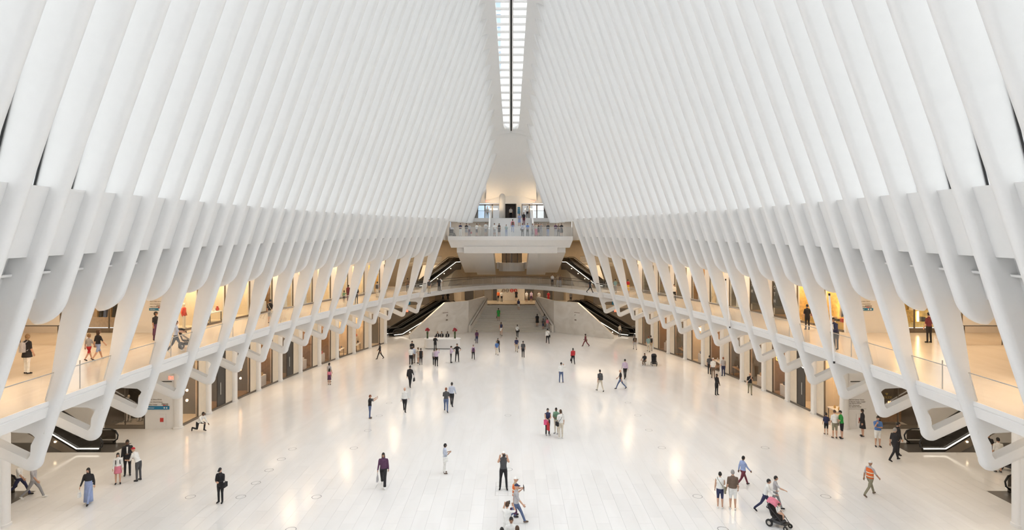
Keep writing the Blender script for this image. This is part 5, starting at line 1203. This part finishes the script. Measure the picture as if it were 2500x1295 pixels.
P(1868, 1252, 85, -25, 'person in a white shirt pushing a pink stroller', 'w', 'n', sleeve='long', pose='stride', arms=('push', 'push'), lean=14)
P(1893, 1246, 81, -20, 'person in a grey white top beside the stroller', 'a', 'g', arms=('down', 'point'), pose='walk', hair='short')
P(936, 1190, 83, -85, 'person in a purple jacket and wide black trousers with long black hair', 'p', 'k', sleeve='long', leg='wide', hair='long', pose='walk', fat=1.12, skin='2', shoe='w', hold=[('handR', 'a', 'grey handbag of the person in a purple jacket')])
P(1086, 1157, 71, 20, 'person in a pale blue top and white trousers with a white bag', 'l', 'w', sleeve='short', hair='hood', hc='k', skin='2', shoe='u', arms=('phone', 'phone'), hold=[('hipR', 'w', 'white bag of the person in a pale blue top')])
P(216, 1231, 87, -80, 'person in a long patterned dress and black cardigan', 'k', 'x', sleeve='long', hair='long', skirt=('x', 1.12, .10, .05), pose='walk', hold=[('handR', 'w', 'small white bag of the person in a long dress', .2, .25)])
P(288, 1182.5, 74, -60, 'person in a pink dress and white cardigan with a black backpack', 'w', 'i', sleeve='long', hair='long', leg='bare', skirt=('i', 1.0, .58, .04), hold=[('pack', 'k', 'black backpack of the person in a pink dress')])
P(311, 1162, 85, -60, 'person in a black suit talking to two visitors', 'k', 'k', sleeve='long', slot='suit', skin='3', arms=('phone2', N), extra=[('tie',)])
P(338, 1175, 82, 170, 'person in a red cap bending forward', 'w', 'd', pose='stand', lean=28, hair='cap', hc='r', arms=('hold', 'hold'), shoe='k')
P(538, 1229, 84, -95, 'person all in black looking at a phone', 'k', 'k', sleeve='long', arms=('phone2', 'phone2'), hair='cap', hc='k', hp=25, hold=[('hipL', 'k', 'black shoulder bag of the person all in black')])
P(485, 1054, 55, -20, 'person in a white shirt kneeling by the shop window', 'w', 'k', pose='kneel', hm=1.75, lean=40, arms=('fwd', 'knee'), sleeve='long', skin='3')
P(48, 1213, 88, 10, 'person in a white tee and dark jeans half hidden by a rib foot', 'w', 'n', pose='stride')
P(82, 1219, 88, 10, 'person in a grey tee and grey trousers beside the rib foot', 'a', 'g', pose='stride', shoe='w')
P(2017, 1061.5, 50, 80, 'boy in a navy tee and shorts', 'n', 'k', child=True, leg='short')
P(2038, 1071, 67, 85, 'person in a navy and white tee and khaki shorts', 'w', 's', leg='short', hc='b', arms=('down', 'phone2'), hp=15)
P(2055, 1071.5, 66.5, 170, 'person in a green tee and black shorts', 'e', 'k', leg='short', arms=('phone', 'phone'), lean=6, hp=20)
P(2106, 1066.5, 65, 170, 'person in a black dress with long dark hair by the sign wall', 'k', 'k', sleeve='long', leg='bare', hair='long', skirt=('k', 1.06, .5, .07))
P(2143, 1092, 73, -100, 'person in a royal blue tee and white shorts with crossed arms', 'b', 'w', leg='short', arms=('cross', 'chin'), skin='1', fat=1.12)
P(2184, 1127, 88, 10, 'grey haired person in black walking right', 'k', 'k', hc='g', pose='walk', arms=(N, 'phone2'))
P(2192, 1112, 80, -10, 'person in black just behind the grey haired one', 'k', 'k', pose='stand', sleeve='long')
P(2124, 1212, 87, 20, 'worker in an orange vest and white helmet walking right', 'a', 's', hair='helmet', hc='w', pose='stride', extra=[('vest',)], skin='2', shoe='u')
P(2266, 1083, 70, 190, 'person in a black top with long hair seen through a rib opening', 'k', 'm', hair='long', sleeve='none', arms=('cross', 'hold'), skin='2')
P(2413, 1138, 77, -100, 'person in a black shirt looking at a phone behind the nearest rib', 'k', 'k', arms=('phone', 'phone'), fat=1.12, skin='2', hp=20)
P(2437, 1154, 82, 80, 'person in a white top and bare legs behind the nearest rib', 'w', 'c', leg='bare', skirt=('w', 1.0, .6, .03))
P(1741, 924, 48, 80, 'person in a white tee, white cap and brown trousers at the shop', 'w', 'u', hair='cap', hc='w')
P(1732, 915, 45, 60, 'dark haired person at the shop window beside the white tee', 'd', 'k')
P(1766, 919, 45, 95, 'person in a grey tee and dark jeans at the shop window', 'a', 'n', hc='r', fat=1.08)
P(1749.5, 965.5, 50.5, -60, 'person in a black uniform holding papers', 'k', 'k', sleeve='long', arms=(N, 'hold'), skin='3')
P(1831, 964, 52, -110, 'bald person in a black tee and tan trousers, hand at the face', 'k', 's', hair='bald', pose='walk', arms=('chin', N), hold=[('hipR', 'w', 'white bag of the bald person in a black tee')])
P(804, 940.5, 41, 85, 'girl in a purple dress and pink sleeves', 'i', 'p', child=True, leg='bare', hair='long', skirt=('p', 1.1, .55, .06), hm=1.35)
P(803.5, 934, 46, 70, 'person in a grey top behind the girl in a purple dress', 'a', 'g', hair='long')
P(927.5, 878, 39, 190, 'person in black with long hair walking by the last column', 'k', 'k', hair='long', pose='walk', sleeve='long')
# --- marble stair and landing
P(1311.5, 801, 30, 92, 'person in a black dress on the marble stair', 'k', 'k', 's', hair='long', leg='bare', skirt=('k', 1.05, .5, .06), fat=1.1)
P(1329, 799, 30, 85, 'long haired person in a grey dress on the stair', 'g', 'g', 's', hair='long', leg='bare', skirt=('g', 1.05, .5, .04))
P(1326, 808, 28, 95, 'girl in a dark top and shorts at the stair foot', 'd', 'n', 's', leg='short', hair='short', child=True, hm=1.45)
P(1336.5, 806, 26, 85, 'person in a pink top at the stair foot', 'i', 'a', 's', hair='bun')
P(1266, 759, 26, 85, 'person in a dark top and white shorts high on the stair', 'n', 'w', 's', leg='short', hair='long', pose='step')
P(1217, 786, 30.5, 90, 'person in a green dress on the stair', 'e', 'e', 's', leg='bare', hair='tail', skin='2', skirt=('e', 1.05, .58, .04), hold=[('handL', 'k', 'black handbag of the person in a green dress')])
for x, y, t, b, lab, kw in ((1216.5, 737, 'o', 'k', 'person in an orange tee at the stair head', {}), (1224.6, 738, 'w', 'k', 'person in a white top beside the orange tee', {}), (1260.5, 735, 'k', 'k', 'person in a black dress at the stair head', dict(leg='bare', skirt=('k', 1.05, .5, .06))), (1285.5, 738, 'w', 'c', 'person in white shorts at the stair head', dict(leg='short')), (1297, 738, 'v', 'p', 'person in a purple skirt at the stair head', dict(leg='bare', skirt=('p', 1.0, .5, .04))), (1316, 739, 'w', 'k', 'person behind the flank wall in black and white', {}), (1339, 739, 'r', 'r', 'person in a red dress behind the flank wall', dict(leg='bare', skirt=('r', 1.05, .4, .04))), (1393.5, 741, 'a', 'd', 'person at the top of the lower right escalators', {}), (1081.6, 741, 'd', 'k', 'person in dark clothes at the top of the lower left escalators', {}), (1093.6, 741, 'k', 'k', 'person in black behind the left flank wall', {})):
    P(x, y, 27, -90, lab, t, b, 'r', max(90.6, 9.0 * 1450 / (y - 600)), 1.7, **kw)
# --- bridge and galleries
for x, y, t, b, f, lab, kw in ((1075, 706, 'w', 'w', -60, 'person in white at the bridge railing', dict(arms=('rail', N), hair='long')), (1072, 704, 'k', 'k', 100, 'person in black behind the white clothes on the bridge', dict(hair='long')), (1047.6, 706, 'd', 't', -100, 'person in dark and orange near the last left rib', {}), (1348.5, 699, 'w', 'k', -100, 'person in a white top and black trousers on the bridge', {}), (1361.5, 699, 't', 'a', -80, 'person in a tan top, middle of three on the bridge', dict(arms=('rail', 'rail'))), (1368, 699.5, 'u', 'g', -100, 'person in a brown top, end of three on the bridge', {}), (1440.5, 707, 'k', 'k', 10, 'person in black walking off the bridge by the right ribs', dict(pose='stride'))):
    xx = (x - 1248) / 1450 * 85; D = bc(xx) + 1.2
    P(x, y, 27, f, lab, t, b, 'w', D, 1.68, **kw)
P(66, 914, 89, 75, 'person in a black top and white trousers with a pale backpack', 'k', 'w', 'w', hair='long', hc='l', leg='long', fat=1.1, skirt=('k', 1.05, .72, .05), hm=1.75, hold=[('pack', 'a', 'pale grey backpack on the left gallery')])
P(239.5, 880.7, 66, 70, 'girl in a black tee and denim shorts on the left gallery', 'k', 'x', 'w', leg='short', hair='long', hc='b', pose='walk', child=True, hm=1.5)
P(217, 881, 55, 80, 'boy in a grey tee and red shorts on the left gallery', 'a', 'r', 'w', leg='short', hc='l', pose='walk', child=True, hm=1.3)
P(380, 832, 53, -20, 'person with curly hair under the upper left sign', 'k', 'p', 'w', hair='afro', skin='2', skirt=('p', 1.0, .3, .03), hm=1.68)
P(429, 861, 68, 30, 'person in a pale shirt and dark jeans pushing a stroller', 'l', 'd', 'w', pose='walk', arms=('push', 'push'), shoe='w', hm=1.7)
P(659, 790, 62, 80, 'person in a dark tee and grey shorts with a shoulder bag on the left gallery', 'k', 'g', 'w', leg='short', hm=1.72, hold=[('hipR', 'c', 'cream bag of the person in grey shorts')])
P(840, 739, 27, 90, 'child in a green tee on the left gallery', 'f', 'k', 'w', leg='short', child=True, hm=1.15, skin='3', arms=('down', 'point'))
P(850.5, 736, 38, 90, 'person in a red tunic beside the child in green', 'm', 'm', 'w', skin='3', hm=1.65, skirt=('m', 1.0, .6, .03))
P(870, 742, 30, 90, 'person in black half hidden by a rib on the left gallery', 'k', 'k', 'w', hm=1.7)
P(921, 726.5, 36, 85, 'person in grey with a backpack on the left gallery', 'a', 'c', 'w', hm=1.7, hold=[('pack', 'd', 'grey backpack on the far left gallery')])
P(995, 714, 30, 90, 'person in brown beyond the far left ribs', 'u', 'd', 'w', hm=1.7)
P(2041, 854, 75, 200, 'person in a navy suit leaning on the right gallery railing', 'n', 'd', 'w', sleeve='long', slot='suit', lean=16, arms=('rail', 'fwd'), skin='2', hm=1.75, extra=[('tie',)])
P(2030, 843, 70, -100, 'white haired person beside the navy suit on the right gallery', 'w', 'a', 'w', hc='w', hm=1.65)
P(2268, 838, 62, 100, 'person in dark trousers half hidden by a rib on the right gallery', 'm', 'k', 'w', hm=1.75)
P(1971, 806, 55, 90, 'person in black between two right gallery ribs', 'k', 'k', 'w', hm=1.7)
P(1645.7, 735, 38, -90, 'person in a white top and dark trousers on the right gallery', 'w', 'k', 'w', hm=1.7, pose='wide')
P(1533, 717, 40, 90, 'person in a yellow skirt and red top on the right gallery', 'r', 'y', 'w', hm=1.65, skirt=('y', 1.05, .3, .07), hair='bun', leg='bare')
P(1502.5, 717, 34, 90, 'person in a teal shirt on the far right gallery', 'q', 'g', 'w', hm=1.7)
# --- balcony
BAL = [(1124, 'n', 'w', -90, 'person in a navy polo and white trousers on the balcony', dict(arms=('cross', 'cross'))), (1138.6, 'k', 'g', -90, 'person in a black top and grey skirt on the balcony', dict(leg='bare', skirt=('g', 1.0, .5, .03))), (1145.5, 'a', 'p', -60, 'grey haired person with a red bag on the balcony', dict(hc='g', hold=[('handL', 'r', 'red bag on the balcony')])), (1164, 'w', 'd', -120, 'person in a white tee and black shorts on the balcony', dict(leg='short', hair='long', hc='b')), (1171, 'c', 'c', -90, 'person in beige behind the white tee on the balcony', dict(hc='b')), (1186, 'w', 'g', -90, 'tall person in a white tee and grey shorts on the balcony', dict(leg='short', arms=('phone2', 'phone2'), hold=[('pack', 'd', 'dark backpack of the tall person on the balcony')])), (1207, 'w', 'a', -60, 'person in a white tee and pale shorts on the balcony', dict(leg='short', arms=('rail', 'fwd'), skin='2')), (1218.6, 'k', 'k', -90, 'person in a black dress with long hair on the balcony', dict(leg='bare', hair='long', skirt=('k', 1.05, .55, .02), sleeve='none')), (1236, 'q', 'x', -90, 'boy in a mint tee and striped trousers on the balcony', dict(arms=('rail', 'rail'), hc='b')), (1275.5, 'l', 'k', -90, 'person in a light blue tee with a bag on the balcony', dict(skin='2', hold=[('hipR', 'k', 'dark bag of the person in light blue on the balcony')])), (1288, 'b', 'd', -90, 'person in a royal blue tee on the balcony', dict(arms=('lap', 'lap'))), (1300.6, 'a', 'g', -80, 'person in a grey patterned dress on the balcony', dict(hair='long', hc='l', skirt=('g', 1.0, .2, .03))), (1309, 'c', 'i', -100, 'person in a pale pink dress on the balcony', dict(hair='bun', hc='b', skirt=('i', 1.0, .2, .03), arms=('up', 'up'))), (1314.5, 'k', 'k', -60, 'person in black shorts aiming a camera on the balcony', dict(leg='short', arms=('up', 'up'))), (1321, 'g', 'a', -90, 'person in a grey tee raising a phone on the balcony', dict(arms=('wave', 'up'))), (1337.7, 'k', 'x', -100, 'person in a black tee and jeans on the balcony', dict(hair='tail', hc='b')), (1356.6, 'p', 'a', -90, 'grey haired person in plum on the balcony', dict(hc='g')), (1363.5, 'u', 'd', -90, 'person in brown between two others on the balcony', dict(hc='l')), (1371, 'k', 'd', -110, 'person in a black dress leaning at the end of the balcony', dict(hair='long', leg='bare', skirt=('d', 1.05, .45, .05), arms=('rail', 'rail')))]
for i, (x, t, b, f, lab, kw) in enumerate(BAL):
    dd = 77.3 + .45 * (i % 2) if x not in (1145.5, 1171, 1363.5) else 78.6
    P(x, 574, 31, f, lab, t, b, 'B', dd, 1.78 if 'tall' in lab else 1.48 if 'boy' in lab else 1.66, **kw)
P(1251.6, 565, 32, 95, 'person in a pale pink top with a backpack going up the white stair', 'i', 'x', 'u', 78.6, 1.7, pose='step', hold=[('pack', 'u', 'brown backpack on the white stair')])
P(1268, 556, 31, -90, 'person in a denim dress coming down the white stair', 'x', 'x', 'u', 80.1, 1.65, hair='long', leg='bare', skirt=('x', 1.05, .5, .04), arms=('phone2', 'phone2'))
P(1279, 555, 31, -90, 'person in dark clothes coming down the white stair', 'k', 'm', 'u', 80.3, 1.7, hair='long')
P(1287.5, 533, 31, -100, 'person in black and white at the head of the white stair', 'w', 'k', 'L', 83.2, 1.72, hair='cap', hc='w')
P(1349, 532.5, 27, -80, 'person in a long dark dress on the upper landing', 'k', 'd', 'L', 82.9, 1.62, sleeve='none', hair='bun', skirt=('d', 1.05, .06, .06))
P(1358.5, 532.5, 28.5, 200, 'person in a navy tee and khaki trousers on the upper landing', 'n', 't', 'L', 82.9, 1.75, hp=15, hold=[('hipL', 'k', 'black camera bag on the upper landing')])
P(1378, 533, 18, -90, 'child in a grey outfit at the end of the upper landing', 'a', 'g', 'L', 82.9, 1.05, child=True)
P(1339.6, 532, 10, -90, 'small child in a grey top sitting on the upper landing', 'g', 'd', 'L', 82.9, .85, child=True)
P(1190, 533, 27, -80, 'person in white and black inside the left entrance', 'w', 'k', 'L', 84.6, 1.7)
P(1247, 533, 36, -90, 'person in a white tee standing in the lift', 'w', 'k', 'L', 86.8, 1.78)
P(1513, 823, 30, -60, 'person in a pale top stepping off the right escalator', 'c', 'd', D=79.2, hair='long', hm=1.65)
finish_people(); finish_text()
